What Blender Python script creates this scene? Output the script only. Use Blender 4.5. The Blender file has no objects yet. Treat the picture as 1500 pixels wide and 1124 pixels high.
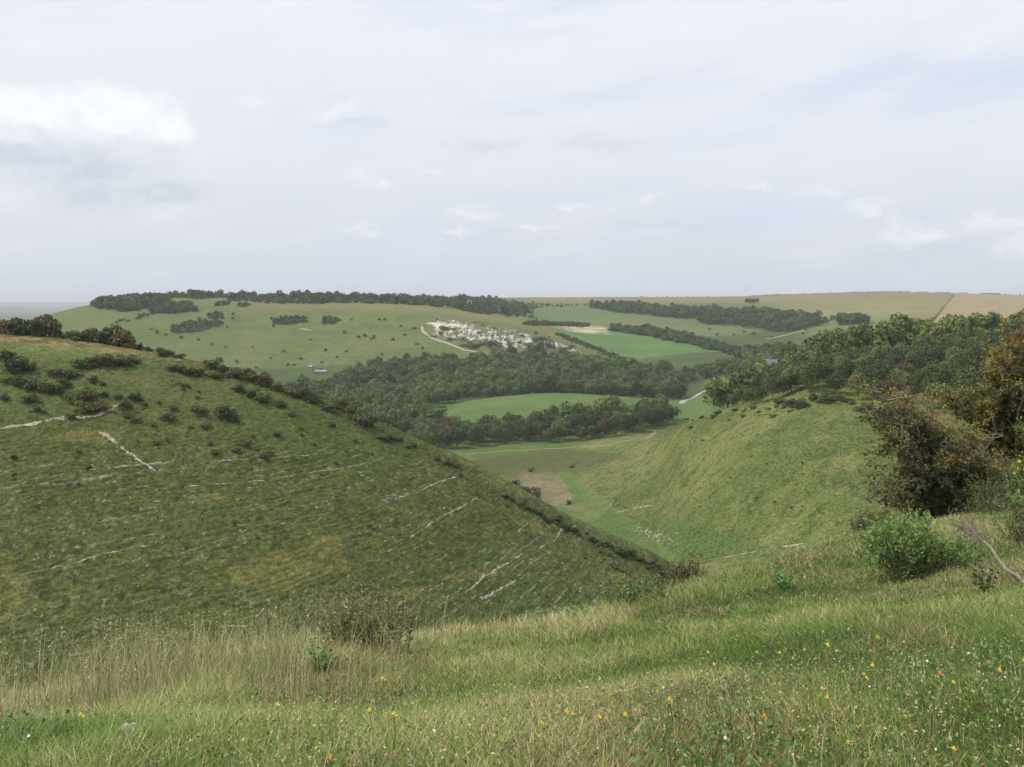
import bpy, math, random
import numpy as np
R = math.radians
random.seed(7)
rng = np.random.default_rng(7)
sc = bpy.context.scene
COL = sc.collection

# ------------------------------------------------------------------ camera
F, CX, HY = 1538.0, 750.0, 437.0        # focal length and eye level, in photograph pixels
cd = bpy.data.cameras.new('camera')
cam = bpy.data.objects.new('camera', cd); COL.objects.link(cam)
cam.location = (0, 0, 0); cam.rotation_euler = (R(90), 0, 0)
cd.sensor_fit = 'HORIZONTAL'; cd.sensor_width = 36; cd.lens = 36 * F / 1500
cd.shift_y = (HY - 562) / 1500
cd.clip_start = 0.1; cd.clip_end = 200000
sc.camera = cam

# ------------------------------------------------------------------ sun, sky, exposure
SUN_EL, SUN_AZ = 50.0, -84.0            # azimuth from the view direction, minus is left
sd = bpy.data.lights.new('sun', 'SUN'); sd.energy = 3.2; sd.angle = R(1.5); sd.color = (1, 0.95, 0.87)
sun = bpy.data.objects.new('sun', sd); COL.objects.link(sun)
sun.rotation_euler = (R(90 - SUN_EL), 0, R(-SUN_AZ + 180))
sc.view_settings.view_transform = 'Standard'; sc.view_settings.look = 'None'
sc.view_settings.exposure = 0.12; sc.view_settings.gamma = 1.0
sc.cycles.volume_step_rate = 1.0
sc.cycles.max_bounces = 6; sc.cycles.diffuse_bounces = 2; sc.cycles.transmission_bounces = 3
sc.cycles.transparent_max_bounces = 8


class NB:
    """small helper to write node trees"""
    def __init__(s, tree): s.t = tree
    def n(s, typ, **kw):
        nd = s.t.nodes.new(typ)
        for k, v in kw.items():
            if k.startswith('i_'):
                nd.inputs[k[2:]].default_value = v
            else:
                setattr(nd, k, v)
        return nd
    def put(s, sock, v):
        if v is None: return
        if isinstance(v, (int, float, tuple, list)): sock.default_value = v
        else: s.t.links.new(v, sock)
    def math(s, op, a, b=None, c=None, clamp=False):
        nd = s.n('ShaderNodeMath', operation=op, use_clamp=clamp)
        s.put(nd.inputs[0], a); s.put(nd.inputs[1], b); s.put(nd.inputs[2], c)
        return nd.outputs[0]
    def vmath(s, op, a, b=None, scale=None):
        nd = s.n('ShaderNodeVectorMath', operation=op)
        s.put(nd.inputs[0], a); s.put(nd.inputs[1], b)
        if scale is not None: s.put(nd.inputs['Scale'], scale)
        return nd.outputs['Value'] if op in ('LENGTH', 'DOT_PRODUCT') else nd.outputs[0]
    def mix(s, f, a, b, blend='MIX'):
        nd = s.n('ShaderNodeMix', data_type='RGBA', blend_type=blend, clamp_factor=True)
        s.put(nd.inputs[0], f); s.put(nd.inputs[6], a); s.put(nd.inputs[7], b)
        return nd.outputs[2]
    def noise(s, vec, scale, detail=4, rough=0.55, dist=0.0, out='Fac'):
        nd = s.n('ShaderNodeTexNoise')
        s.put(nd.inputs['Vector'], vec); s.put(nd.inputs['Scale'], scale)
        nd.inputs['Detail'].default_value = detail; nd.inputs['Roughness'].default_value = rough
        nd.inputs['Distortion'].default_value = dist
        return nd.outputs[out]
    def ss(s, v, lo, hi, a=0.0, b=1.0):
        nd = s.n('ShaderNodeMapRange', interpolation_type='SMOOTHSTEP')
        s.put(nd.inputs[0], v)
        for i, q in zip((1, 2, 3, 4), (lo, hi, a, b)): s.put(nd.inputs[i], q)
        return nd.outputs[0]
    def xyz(s, x, y, z):
        nd = s.n('ShaderNodeCombineXYZ'); s.put(nd.inputs[0], x); s.put(nd.inputs[1], y); s.put(nd.inputs[2], z)
        return nd.outputs[0]


def g(r, gg, b):  # display colour 0-255 -> linear
    return tuple(((c / 255 + 0.055) / 1.055) ** 2.4 if c > 10 else c / 255 / 12.92 for c in (r, gg, b)) + (1,)


W = bpy.data.worlds.new('World'); sc.world = W; W.use_nodes = True
nb = NB(W.node_tree); W.node_tree.nodes.clear()
SKY_S = 0.1
sky = nb.n('ShaderNodeTexSky', sky_type='NISHITA', sun_disc=False)
sky.sun_elevation = R(SUN_EL); sky.sun_rotation = R(SUN_AZ); sky.altitude = 200; sky.dust_density = 2.0
tc = nb.n('ShaderNodeTexCoord')
sep = nb.n('ShaderNodeSeparateXYZ'); nb.put(sep.inputs[0], tc.outputs['Generated'])
hx = nb.math('MAXIMUM', nb.math('SQRT', nb.math('ADD', nb.math('MULTIPLY', sep.outputs[0], sep.outputs[0]), nb.math('MULTIPLY', sep.outputs[1], sep.outputs[1]))), 0.001)
azi = nb.math('MULTIPLY', nb.math('ARCTAN2', sep.outputs[0], sep.outputs[1]), 57.2958)     # degrees right of the valley
ele = nb.math('MULTIPLY', nb.math('ARCTAN2', sep.outputs[2], hx), 57.2958)
ae = nb.xyz(azi, ele, 0.0)
# veil of high cloud: pale, a little darker and bluer near the ground, with broad streaks
veil = nb.n('ShaderNodeValToRGB'); cr = veil.color_ramp
nb.put(veil.inputs[0], nb.math('DIVIDE', nb.math('MAXIMUM', ele, 0.0), 40.0))
cr.elements[0].position = 0.0; cr.elements[0].color = g(206, 214, 224)
cr.elements[1].position = 1.0; cr.elements[1].color = g(243, 245, 250)
for p_, c_ in ((0.08, (215, 220, 229)), (0.2, (226, 230, 238)), (0.38, (236, 239, 246))):
    e_ = cr.elements.new(p_); e_.color = g(*c_)
streak_v = nb.xyz(nb.math('MULTIPLY', azi, 0.055), nb.math('SUBTRACT', nb.math('MULTIPLY', ele, 0.30), nb.math('MULTIPLY', azi, 0.035)), 3.3)
st = nb.noise(streak_v, 1.0, 5, 0.55, 0.4)
gap = nb.math('MULTIPLY', nb.ss(st, 0.47, 0.70), nb.ss(azi, -12.0, 14.0, 0.25, 1.0))
colr = nb.mix(nb.math('MULTIPLY', gap, 0.8), veil.outputs[0], g(208, 220, 240))
gap2 = nb.ss(nb.noise(streak_v, 2.7, 4, 0.6), 0.45, 0.75)
colr = nb.mix(nb.math('MULTIPLY', gap2, 0.16), colr, g(250, 250, 254))
soft_n = nb.noise(nb.vmath('MULTIPLY', ae, (0.16, 0.34, 1)), 1.0, 5, 0.6)
colr = nb.mix(nb.ss(soft_n, 0.35, 0.75, 0.0, 0.22), colr, g(217, 222, 234))
# cumulus seen against the veil: soft puffs, each at its own bearing and height
wn = nb.n('ShaderNodeTexNoise'); nb.put(wn.inputs['Vector'], nb.vmath('MULTIPLY', ae, (0.42, 0.7, 1)))
wn.inputs['Scale'].default_value = 1.0; wn.inputs['Detail'].default_value = 8; wn.inputs['Roughness'].default_value = 0.6
warp = nb.vmath('SUBTRACT', wn.outputs['Color'], (0.5, 0.5, 0.5))
aew = nb.vmath('ADD', ae, nb.vmath('MULTIPLY', warp, (3.6, 2.2, 0)))


def deg(px, py):
    return (math.degrees(math.atan((px - CX) / F)), math.degrees(math.atan((HY - py) / math.hypot(F, px - CX))))


def puff(px, py, rx, ry, vec=None, lo=0.15, hi=1.2):
    a, e = deg(px, py)
    k = 57.3 / F
    d = nb.vmath('LENGTH', nb.vmath('MULTIPLY', nb.vmath('SUBTRACT', vec or aew, (a, e, 0)), (1 / (rx * k), 1 / (ry * k), 0)))
    return nb.ss(d, lo, hi, 1.0, 0.0)


def puffs(lst, vec=None, lo=0.15, hi=1.2):
    m = None
    for q in lst:
        v = puff(*q, vec, lo, hi)
        m = v if m is None else nb.math('MAXIMUM', m, v)
    return m


body = puffs([(60, 200, 170, 105), (190, 215, 130, 110), (225, 280, 100, 50), (20, 240, 110, 45)])
shade = puffs([(120, 245, 150, 45), (150, 282, 90, 36), (20, 225, 120, 34), (250, 280, 80, 26)])
lit = puffs([(30, 158, 110, 44), (170, 160, 90, 42), (-20, 150, 80, 38), (250, 190, 40, 30)], None, 0.4, 1.02)
wisps = puffs([(490, 160, 52, 18), (690, 310, 42, 8), (535, 264, 50, 10), (620, 247, 40, 8), (530, 336, 45, 8), (680, 338, 45, 7),
               (835, 300, 30, 8), (955, 288, 38, 10), (1217, 283, 30, 10), (1270, 303, 50, 13), (1322, 338, 40, 26), (1450, 325, 62, 22),
               (1360, 345, 40, 12), (1110, 275, 36, 7), (790, 330, 60, 6), (370, 150, 30, 12), (1500, 350, 40, 30)], None, 0.3, 1.1)
greys = puffs([(705, 212, 75, 15), (880, 208, 75, 20), (520, 185, 60, 10), (1320, 370, 130, 16), (700, 345, 80, 8), (1000, 330, 160, 14)])
tex = nb.noise(nb.vmath('MULTIPLY', ae, (0.9, 1.5, 1)), 1.0, 6, 0.62)
colr = nb.mix(nb.math('MULTIPLY', greys, nb.ss(tex, 0.3, 0.7, 0.1, 0.55)), colr, g(205, 211, 224))
colr = nb.mix(nb.math('MULTIPLY', body, nb.ss(tex, 0.2, 0.7, 0.4, 0.9)), colr, g(233, 236, 243))
colr = nb.mix(nb.math('MULTIPLY', shade, nb.ss(tex, 0.2, 0.7, 0.4, 1.0)), colr, g(203, 209, 220))
colr = nb.mix(nb.math('MULTIPLY', lit, nb.ss(tex, 0.15, 0.65, 0.4, 0.95)), colr, g(250, 251, 252))
colr = nb.mix(nb.math('MULTIPLY', wisps, nb.ss(tex, 0.25, 0.75, 0.0, 0.75)), colr, g(243, 244, 248))
cover = nb.mix(0.93, sky.outputs[0], nb.vmath('SCALE', colr, scale=0.995 / SKY_S))
bg = nb.n('ShaderNodeBackground'); nb.put(bg.inputs[0], cover); bg.inputs[1].default_value = SKY_S
wo = nb.n('ShaderNodeOutputWorld'); W.node_tree.links.new(bg.outputs[0], wo.inputs[0])
W.cycles.sampling_method = 'MANUAL'; W.cycles.sample_map_resolution = 512

# ------------------------------------------------------------------ numeric helpers


def _hash(ix, iy, s):
    h = (ix.astype(np.int64) * 374761393 + iy.astype(np.int64) * 668265263 + s * 974634777) & 0xffffffff
    h = ((h ^ (h >> 13)) * 1274126177) & 0xffffffff
    h = h ^ (h >> 16)
    return (h & 0xffffff) / float(0xffffff)


def vnoise(x, y, s=0):
    x = np.asarray(x, float); y = np.asarray(y, float)
    ix = np.floor(x); iy = np.floor(y); fx = x - ix; fy = y - iy
    fx = fx * fx * (3 - 2 * fx); fy = fy * fy * (3 - 2 * fy)
    a = _hash(ix, iy, s); b = _hash(ix + 1, iy, s); c = _hash(ix, iy + 1, s); d = _hash(ix + 1, iy + 1, s)
    return (a * (1 - fx) + b * fx) * (1 - fy) + (c * (1 - fx) + d * fx) * fy


def fbm(x, y, s=0, o=4, gain=0.5):
    t = 0; a = 1.0; n = 0
    for i in range(o):
        t = t + a * vnoise(x * 2 ** i + 17.3 * i, y * 2 ** i - 9.1 * i, s + i); n += a; a *= gain
    return t / n


def sstep(v, a, b):
    t = np.clip((v - a) / (b - a), 0, 1); return t * t * (3 - 2 * t)


def pslopes(x, y):
    h = np.diff(x, axis=0); d = np.diff(y, axis=0) / h
    m = np.zeros_like(y)
    w1 = 2 * h[1:] + h[:-1]; w2 = h[1:] + 2 * h[:-1]
    ok = d[:-1] * d[1:] > 0
    with np.errstate(divide='ignore', invalid='ignore'):
        hm = (w1 + w2) / (w1 / d[:-1] + w2 / d[1:])
    m[1:-1] = np.where(ok, hm, 0)
    m[0] = d[0]; m[-1] = d[-1]
    return m


def pchip1(xs, ys, q):
    xs = np.array(xs, float); ys = np.array(ys, float)
    m = pslopes(xs, ys); q = np.clip(q, xs[0], xs[-1])
    i = np.clip(np.searchsorted(xs, q) - 1, 0, len(xs) - 2)
    h = xs[i + 1] - xs[i]; t = (q - xs[i]) / h
    return ((2 * t**3 - 3 * t**2 + 1) * ys[i] + (t**3 - 2 * t**2 + t) * h * m[i] + (-2 * t**3 + 3 * t**2) * ys[i + 1] + (t**3 - t**2) * h * m[i + 1])


# ------------------------------------------------------------------ the land: surveyed knots (bearing, distance, height)
def Z(D, y): return -(y - HY) / F * D


def same(D, z): return [(-250, D, z), (1750, D, z)]


def zz(*a):   # (bearing, distance, height)
    return list(a)


def yy(*a):   # (bearing, distance, row) -> height
    return [(p, D, Z(D, y)) for p, D, y in a]


KN = [
    same(0.3, -1.6), same(1.5, -1.6), zz((-250, 3.6, -1.68), (750, 3.6, -1.64), (1750, 3.6, -1.60)),
    zz((-250, 7, -2.98), (0, 7, -2.95), (400, 7, -2.86), (750, 7, -2.70), (1200, 7, -2.42), (1500, 7, -2.3), (1750, 7, -2.2)),
    yy((-250, 12, 1048), (0, 12, 1045), (200, 12, 1024), (400, 12.5, 968), (600, 13, 940), (800, 14, 923), (900, 15, 903), (1000, 17, 876), (1100, 21, 846), (1250, 26, 800), (1400, 27, 768), (1500, 27, 755), (1750, 26, 735)),
    zz((-250, 24, -12), (800, 26, -12), (1000, 30, -14), (1250, 42, -15), (1500, 44, -14), (1750, 44, -13)),
    zz((-250, 80, -44), (800, 82, -44), (1250, 92, -43), (1500, 94, -40), (1750, 94, -38)),
    zz((-250, 122, -58), (0, 125, -57), (400, 135, -57), (800, 155, -62), (950, 165, -64), (1250, 165, -64), (1750, 165, -60)),
    # far face of the grazed spur
    yy((-250, 140, 965), (0, 145, 960), (200, 150, 945), (400, 158, 905), (600, 170, 890), (800, 185, 890), (950, 196, 880)) + zz((1050, 198, -63), (1250, 200, -64), (1750, 200, -60)),
    yy((-250, 160, 780), (0, 165, 780), (200, 170, 780), (400, 176, 780), (600, 184, 800), (800, 195, 838), (950, 201, 862)) + zz((1050, 205, -62.5), (1250, 206, -63), (1750, 206, -59)),
    yy((-250, 185, 620), (0, 188, 620), (200, 193, 630), (400, 197, 655), (600, 200, 715), (800, 205, 790), (950, 207, 843)) + zz((1050, 210, -62), (1250, 211, -62), (1750, 211, -58)),
    yy((-250, 235, 472), (0, 235, 487), (100, 234, 497), (200, 232, 512), (300, 229, 533), (400, 226, 560), (500, 224, 597), (600, 222, 640), (700, 219, 686), (800, 217, 745), (850, 215, 773), (950, 213, 822)) + zz((1050, 215, -61.5), (1250, 218, -61), (1750, 218, -57)),
    # valley floor and the right-hand slope
    zz((-250, 300, -55), (0, 300, -60), (200, 300, -66), (400, 300, -72), (600, 300, -77), (700, 320, -81), (800, 330, -83), (850, 330, -82.5), (900, 320, -80)) + yy((960, 308, 822), (1000, 288, 815), (1100, 255, 828), (1250, 240, 803), (1400, 235, 795), (1750, 235, 785)),
    zz((-250, 420, -70), (0, 420, -75), (200, 420, -80), (400, 430, -84), (600, 440, -86.5), (700, 450, -86.5)) + yy((800, 440, 737), (850, 428, 735), (900, 398, 736), (960, 372, 746), (1000, 342, 732), (1100, 303, 707), (1250, 280, 700), (1400, 270, 695), (1750, 262, 690)),
    zz((-250, 560, -80), (0, 560, -84), (200, 560, -86), (400, 560, -87), (600, 560, -86)) + yy((700, 560, 669), (800, 555, 664), (850, 545, 660), (900, 525, 653), (960, 470, 646), (1000, 435, 623), (1100, 400, 590), (1180, 398, 562), (1250, 400, 552), (1400, 390, 536), (1750, 370, 520)),
    zz((-250, 620, -83), (400, 620, -87), (600, 620, -86)) + yy((700, 620, 650), (800, 620, 645), (850, 620, 643), (900, 610, 638)) + zz((960, 580, -78), (1000, 560, -72), (1100, 520, -57)) + yy((1180, 490, 546), (1250, 470, 526), (1400, 470, 507), (1500, 470, 498), (1750, 460, 485)),
    # round-topped field
    zz((-250, 700, -86), (500, 700, -88)) + yy((600, 700, 630), (700, 700, 618), (850, 700, 612), (930, 700, 611), (1000, 700, 613)) + zz((1100, 690, -74), (1250, 660, -52), (1400, 660, -42), (1750, 660, -36)),
    zz((-250, 850, -87), (550, 845, -89), (600, 840, -89)) + yy((640, 835, 603), (700, 850, 588), (800, 862, 578), (900, 870, 581), (1000, 860, 588), (1100, 850, 560)) + zz((1250, 850, -57), (1400, 850, -47), (1750, 850, -42)),
    zz((-250, 950, -88), (600, 950, -89.5), (700, 950, -89), (800, 950, -89), (900, 950, -90)) + yy((1000, 950, 581), (1100, 950, 549)) + zz((1250, 980, -60), (1400, 980, -52), (1750, 980, -48)),
    # the wood below the quarry hill
    zz((-250, 1050, -89), (0, 1050, -88), (400, 1050, -87)) + yy((500, 1050, 560), (600, 1050, 557), (750, 1050, 556), (850, 1050, 557), (930, 1050, 560), (1000, 1050, 562), (1100, 1050, 538), (1250, 1100, 520)) + zz((1400, 1100, -50), (1750, 1100, -48)),
    yy((-250, 1180, 552), (0, 1180, 540), (200, 1180, 536), (400, 1180, 540), (500, 1180, 535), (600, 1180, 530), (700, 1180, 527), (850, 1180, 534), (930, 1180, 538), (1000, 1180, 531), (1100, 1190, 524), (1250, 1260, 500), (1400, 1260, 490), (1750, 1260, 480)),
    # the quarry hill and the fields beyond it
    zz((-250, 1320, -86)) + yy((0, 1320, 505), (200, 1320, 489), (400, 1320, 492), (600, 1310, 492), (700, 1290, 489), (850, 1280, 512), (930, 1290, 524), (1000, 1300, 518), (1100, 1330, 512), (1250, 1450, 480), (1400, 1500, 470), (1750, 1500, 462)),
    zz((-250, 1480, -92), (-100, 1480, -70)) + yy((0, 1480, 483), (80, 1490, 459), (140, 1500, 446), (200, 1500, 443), (280, 1500, 440), (400, 1500, 445), (500, 1480, 447), (600, 1440, 451), (700, 1400, 464), (770, 1380, 478), (850, 1350, 504), (930, 1360, 513), (1000, 1400, 503), (1100, 1450, 498), (1250, 1650, 468), (1400, 1750, 455), (1750, 1750, 450)),
    zz((-250, 1620, -98), (-100, 1620, -85), (0, 1620, -52), (80, 1620, -29), (140, 1620, -11), (280, 1620, 2.0), (400, 1650, 1.0), (500, 1650, 0.0), (600, 1620, -7)) + yy((700, 1600, 457), (770, 1590, 466), (850, 1560, 485), (930, 1560, 490), (1000, 1600, 490), (1100, 1650, 484), (1250, 1900, 460), (1400, 2000, 446), (1750, 2000, 446)),
    zz((-250, 1950, -112), (0, 1950, -95), (80, 1950, -75), (140, 1950, -45), (280, 1950, -20), (400, 1950, -12), (500, 1950, -6)) + yy((600, 1950, 441), (700, 1950, 445), (850, 1900, 467), (930, 1900, 464), (1000, 1900, 466), (1100, 1950, 463), (1250, 2200, 444), (1400, 2300, 437), (1750, 2300, 440)),
    zz((-250, 2600, -125), (0, 2600, -125), (140, 2600, -112), (280, 2600, -60), (400, 2600, -30)) + yy((600, 2600, 440), (700, 2600, 437), (850, 2600, 435.5), (1000, 2600, 435.5), (1100, 2600, 434), (1200, 2600, 430.5), (1300, 2600, 428), (1400, 2600, 430), (1500, 2600, 433), (1750, 2600, 440)),
    same(3400, -110), same(7000, -130), same(18000, -130), zz((-250, 24000, -80), (60, 24000, -85), (1750, 24000, -80)), same(30000, -220),
]
K = len(KN)
colpx = np.concatenate([np.linspace(-2200, -150, 80, endpoint=False), np.linspace(-150, 1650, 1060, endpoint=False), np.linspace(1650, 3700, 81)])
NC = len(colpx)
KD = np.zeros((K, NC)); KZ = np.zeros((K, NC))
for k, kn in enumerate(KN):
    p = [q[0] for q in kn]
    KD[k] = pchip1(p, [q[1] for q in kn], colpx); KZ[k] = pchip1(p, [q[2] for q in kn], colpx)
nrow = [2, 6, 22, 26, 22, 10, 14, 70, 70, 110, 110, 50, 24, 60, 70, 40, 16, 40, 12, 14, 24, 50, 50, 30, 34, 40, 8, 6, 8, 10, 4]
T = np.concatenate([np.linspace(k, k + 1, nrow[k], endpoint=False) for k in range(K - 1)] + [[K - 1.0]])
NR = len(T)
ki = np.minimum(T.astype(int), K - 2); ft = (T - ki)[:, None]
KM = pslopes(KD, KZ)
D0, D1 = KD[ki], KD[ki + 1]; H = D1 - D0
GD = D0 + ft * H
GZ = (2 * ft**3 - 3 * ft**2 + 1) * KZ[ki] + (ft**3 - 2 * ft**2 + ft) * H * KM[ki] + (-2 * ft**3 + 3 * ft**2) * KZ[ki + 1] + (ft**3 - ft**2) * H * KM[ki + 1]
GX = GD * (colpx[None, :] - CX) / F
PX = np.broadcast_to(colpx[None, :], GD.shape)
TT = np.broadcast_to(T[:, None], GD.shape)
PY0 = HY - F * GZ / GD


def band(a, b, s=0.5):
    return sstep(TT, a - s, a) * (1 - sstep(TT, b, b + s))


# relief: tussocks by the camera, sheep terraces on the spur, rolls further off
GZ = GZ + band(0, 5) * (0.10 * (fbm(GX / 1.1, GD / 1.1, 3) - 0.5) + 0.25 * (fbm(GX / 4, GD / 4, 5) - 0.5)) * sstep(GD, 2.5, 5)
spur = band(7.2, 11.2, 0.6) * sstep(1000 - PX, 0, 120)
TRK = GZ * 0.8 + 0.11 * GD - (0.12 * GX + 0.0032 * np.clip(GX + 50, 0, 90) ** 2)   # the sheep tracks climb to the right
ph = TRK / 0.62 + 1.2 * fbm(GX / 18, GD / 18, 11, 3)
GZ = GZ + spur * (0.10 * np.sin(2 * np.pi * ph + 3.0 * fbm(GX / 4, GD / 4, 15, 2)) * sstep(fbm(GX / 6, GD / 4, 12, 3), 0.45, 0.68) * (1 - 0.6 * sstep(GX, -40, -15)) + 0.9 * (fbm(GX / 16, GD / 16, 13) - 0.5) + 0.42 * (fbm(GX / 1.2, GD / 1.2, 14, 3) - 0.5))
rs = band(12, 15.2)
GZ = GZ + rs * sstep(PX, 960, 1120) * (0.22 * (fbm(GX / 3, GD / 3, 21) - 0.5) + 0.35 * (fbm(GX / 26, GD / 26, 22) - 0.5))
GZ = GZ + band(15.5, 25, 1) * (2.0 * (fbm(GX / 60, GD / 60, 31, 4) - 0.5) + 0.5 * (fbm(GX / 9, GD / 9, 32, 3) - 0.5))


def ell(px, py, cx, cy, rx, ry, rot=0.0, jit=0.35, s=1):
    c, q = math.cos(R(rot)), math.sin(R(rot)); dx, dy = px - cx, py - cy
    u = (dx * c + dy * q) / rx; v = (-dx * q + dy * c) / ry
    return np.sqrt(u * u + v * v) + jit * (fbm(px / (0.35 * rx + 4), py / (0.35 * ry + 3), s, 3) - 0.5) * 2


# the old chalk quarry bites into the hill in steps
onhill = band(20.4, 22.1, 0.2)
qm = np.maximum(sstep(-ell(PX, PY0, 700, 490, 82, 22, 8, 0.3, 71), -1.05, -0.8), sstep(-ell(PX, PY0, 800, 506, 45, 9, 14, 0.3, 72), -1.05, -0.8)) * onhill
GZ = GZ + qm * (4.0 * (fbm(GX / 16, GD / 16, 73, 4) - 0.6) + 1.6 * np.sign(np.sin(GZ / 2.2 + 3 * fbm(GX / 20, GD / 20, 74))))

# lookup table of heights: bearing x log distance
NL = 4000
LD = np.linspace(math.log(0.35), math.log(29000), NL); LDe = np.exp(LD)
ZG = np.empty((NC, NL))
for j in range(NC):
    ZG[j] = np.interp(LDe, GD[:, j], GZ[:, j])
YG = HY - F * ZG / LDe[None, :]


def height(x, y):
    x = np.asarray(x, float); y = np.maximum(np.asarray(y, float), 0.36)
    c = np.interp(CX + F * x / y, colpx, np.arange(NC)); c0 = np.clip(c.astype(int), 0, NC - 2); fc = c - c0
    l = np.clip((np.log(y) - LD[0]) / (LD[1] - LD[0]), 0, NL - 1.001); l0 = l.astype(int); fl = l - l0
    return (ZG[c0, l0] * (1 - fl) + ZG[c0, l0 + 1] * fl) * (1 - fc) + (ZG[c0 + 1, l0] * (1 - fl) + ZG[c0 + 1, l0 + 1] * fl) * fc


def pick(px, py, dmin=2.0, dmax=29000):
    """the first ground seen along a sight line"""
    c = int(round(float(np.interp(px, colpx, np.arange(NC)))))
    a = int(np.searchsorted(LDe, dmin)); b = int(np.searchsorted(LDe, dmax))
    hit = np.nonzero(YG[c, a:b] <= py)[0]
    i = a + (hit[0] if len(hit) else int(np.argmin(YG[c, a:b])))
    D = LDe[i]; x = (px - CX) / F * D
    return x, D, float(height(x, D))


def proj(x, y, z): return CX + F * x / y, HY - F * z / y


def inpoly(px, py, poly):
    px = np.asarray(px); py = np.asarray(py); ins = np.zeros(px.shape, bool)
    n = len(poly)
    for i in range(n):
        x1, y1 = poly[i]; x2, y2 = poly[(i + 1) % n]
        if y1 == y2: continue
        c = ((y1 > py) != (y2 > py)) & (px < (x2 - x1) * (py - y1) / (y2 - y1) + x1)
        ins ^= c
    return ins


# ------------------------------------------------------------------ what grows where (surface colours; some shade and sun painted in on the spur)
PYv = HY - F * GZ / GD
ALB = np.zeros(GD.shape + (3,))
A = lambda *c: np.array(c, float)


def lay(mask, col):
    global ALB
    m = np.clip(mask, 0, 1)[..., None]
    ALB = ALB * (1 - m) + (col if getattr(col, 'ndim', 1) > 1 else A(*col)) * m


def mixc(f, a, b):
    f = np.clip(f, 0, 1)[..., None]; return A(*a) * (1 - f) + A(*b) * f


n1 = fbm(GX / 3, GD / 3, 101, 4); n2 = fbm(GX / 12, GD / 12, 102, 4); n3 = fbm(GX / 45, GD / 45, 103, 4); n4 = fbm(GX / 160, GD / 160, 104, 4)
lay(np.ones(GD.shape), mixc(sstep(n1, 0.3, 0.7), (0.095, 0.125, 0.036), (0.125, 0.135, 0.05)))
# spur
sp = band(7, 11.6, 0.3)
fine = fbm(GX / 0.8, TRK / 0.17, 47, 3, 0.65)
lay(sp, mixc(sstep(n1 * 0.5 + n3 * 0.5, 0.34, 0.66), (0.088, 0.110, 0.032), (0.104, 0.120, 0.039)))
lay(sp * sstep(fine, 0.50, 0.72) * 0.65, (0.115, 0.128, 0.045)); lay(sp * sstep(-fine, -0.48, -0.30) * 0.75, (0.046, 0.058, 0.019))  # dark dashes stand for tussock shadows, painted into the turf colour
lay(sp * sstep(n3, 0.52, 0.7) * 0.6, (0.070, 0.105, 0.030))
topp = sp * sstep(-PYv, -640, -560) * sstep(450 - PX, 0, 150)
lay(topp * 0.75, mixc(sstep(n2, 0.4, 0.62), (0.080, 0.115, 0.036), (0.115, 0.125, 0.05)))
lay(sp * sstep(-ell(PX, PYv, 60, 500, 150, 14, 8, 0.5, 41), -1.15, -0.7) * sstep(n1, 0.30, 0.52), (0.225, 0.160, 0.082))
lay(sp * sstep(-ell(PX, PYv, 110, 517, 140, 9, 5, 0.4, 42), -1.1, -0.6) * 0.8, (0.095, 0.15, 0.045))
for q in ((410, 835, 100, 26, -4), (480, 800, 36, 22, 20), (780, 772, 34, 8, 22), (690, 845, 60, 10, -10), (130, 640, 60, 10, 0), (615, 868, 40, 10, 0), (310, 728, 30, 6, 0), (10, 870, 40, 40, 0), (400, 742, 24, 5, 0), (915, 850, 30, 10, 30)):
    lay(sp * sstep(-ell(PX, PYv, *q, 0.5, 43), -1.2, -0.5) * 0.75, (0.165, 0.16, 0.05))
lay(sp * sstep(-ell(PX, PYv, 720, 690, 90, 18, 31, 0.4, 44), -1.2, -0.5) * 0.8, (0.16, 0.17, 0.06))  # sunlit strip beyond the spur's edge, its brightness painted in as paler yellow
SV = GZ * 0.8 + 0.11 * GD
dk = fbm(GX / 1.3, SV / 0.5, 45, 3)
lay(sp * sstep(dk, 0.54, 0.70) * 0.55 * sstep(PYv, 600, 660), (0.040, 0.052, 0.018))
# chalk showing through along the sheep tracks
lineN = fbm(GX / 4.5, TRK / 0.26, 51, 3, 0.6); spotN = fbm(GX / 0.6, TRK / 0.18, 52, 2, 0.6)
dens = 0.55 + 0.45 * sstep(n3, 0.4, 0.6)
for q in ((720, 830, 170, 60, -30), (60, 790, 130, 60, -10), (450, 690, 160, 30, -8), (370, 780, 90, 30, -12)):
    dens = np.maximum(dens, 1.15 * sstep(-ell(PX, PYv, *q, 0.4, 53), -1.3, -0.3))
track = np.exp(-((np.mod(ph * 0.22 + 0.25 * fbm(GX / 30, GD / 30, 55, 2), 1.0) - 0.5) / 0.032) ** 2)
fl = (sstep(lineN, 0.63, 0.69) * sstep(spotN, 0.50, 0.64) * 0.75 + track * sstep(spotN, 0.48, 0.60) * sstep(fbm(GX / 9, GZ / 6, 56, 3), 0.42, 0.58) * 1.0) * dens
track2 = np.exp(-((np.mod(ph * 0.5 + 0.3 * fbm(GX / 25, GD / 25, 59, 2), 1.0) - 0.5) / 0.07) ** 2) * sstep(fbm(GX / 12, TRK / 3, 60, 2), 0.36, 0.55)
lay(sp * track2 * 0.35 * sstep(fine, 0.40, 0.56) * sstep(PYv, 610, 660), (0.135, 0.130, 0.070))
fl *= sstep(PYv, 625, 700) * (1 - 0.85 * sstep(-ell(PX, PYv, 420, 832, 130, 45, 0, 0.3, 57), -1.2, -0.7))
fl = np.maximum(fl, sstep(_hash(np.floor(GX / 0.36), np.floor(SV / 0.2), 58), 0.988, 0.99) * sstep(PYv, 600, 700) * 0.8)
lay(sp * fl * 0.75, (0.32, 0.30, 0.25))
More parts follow.
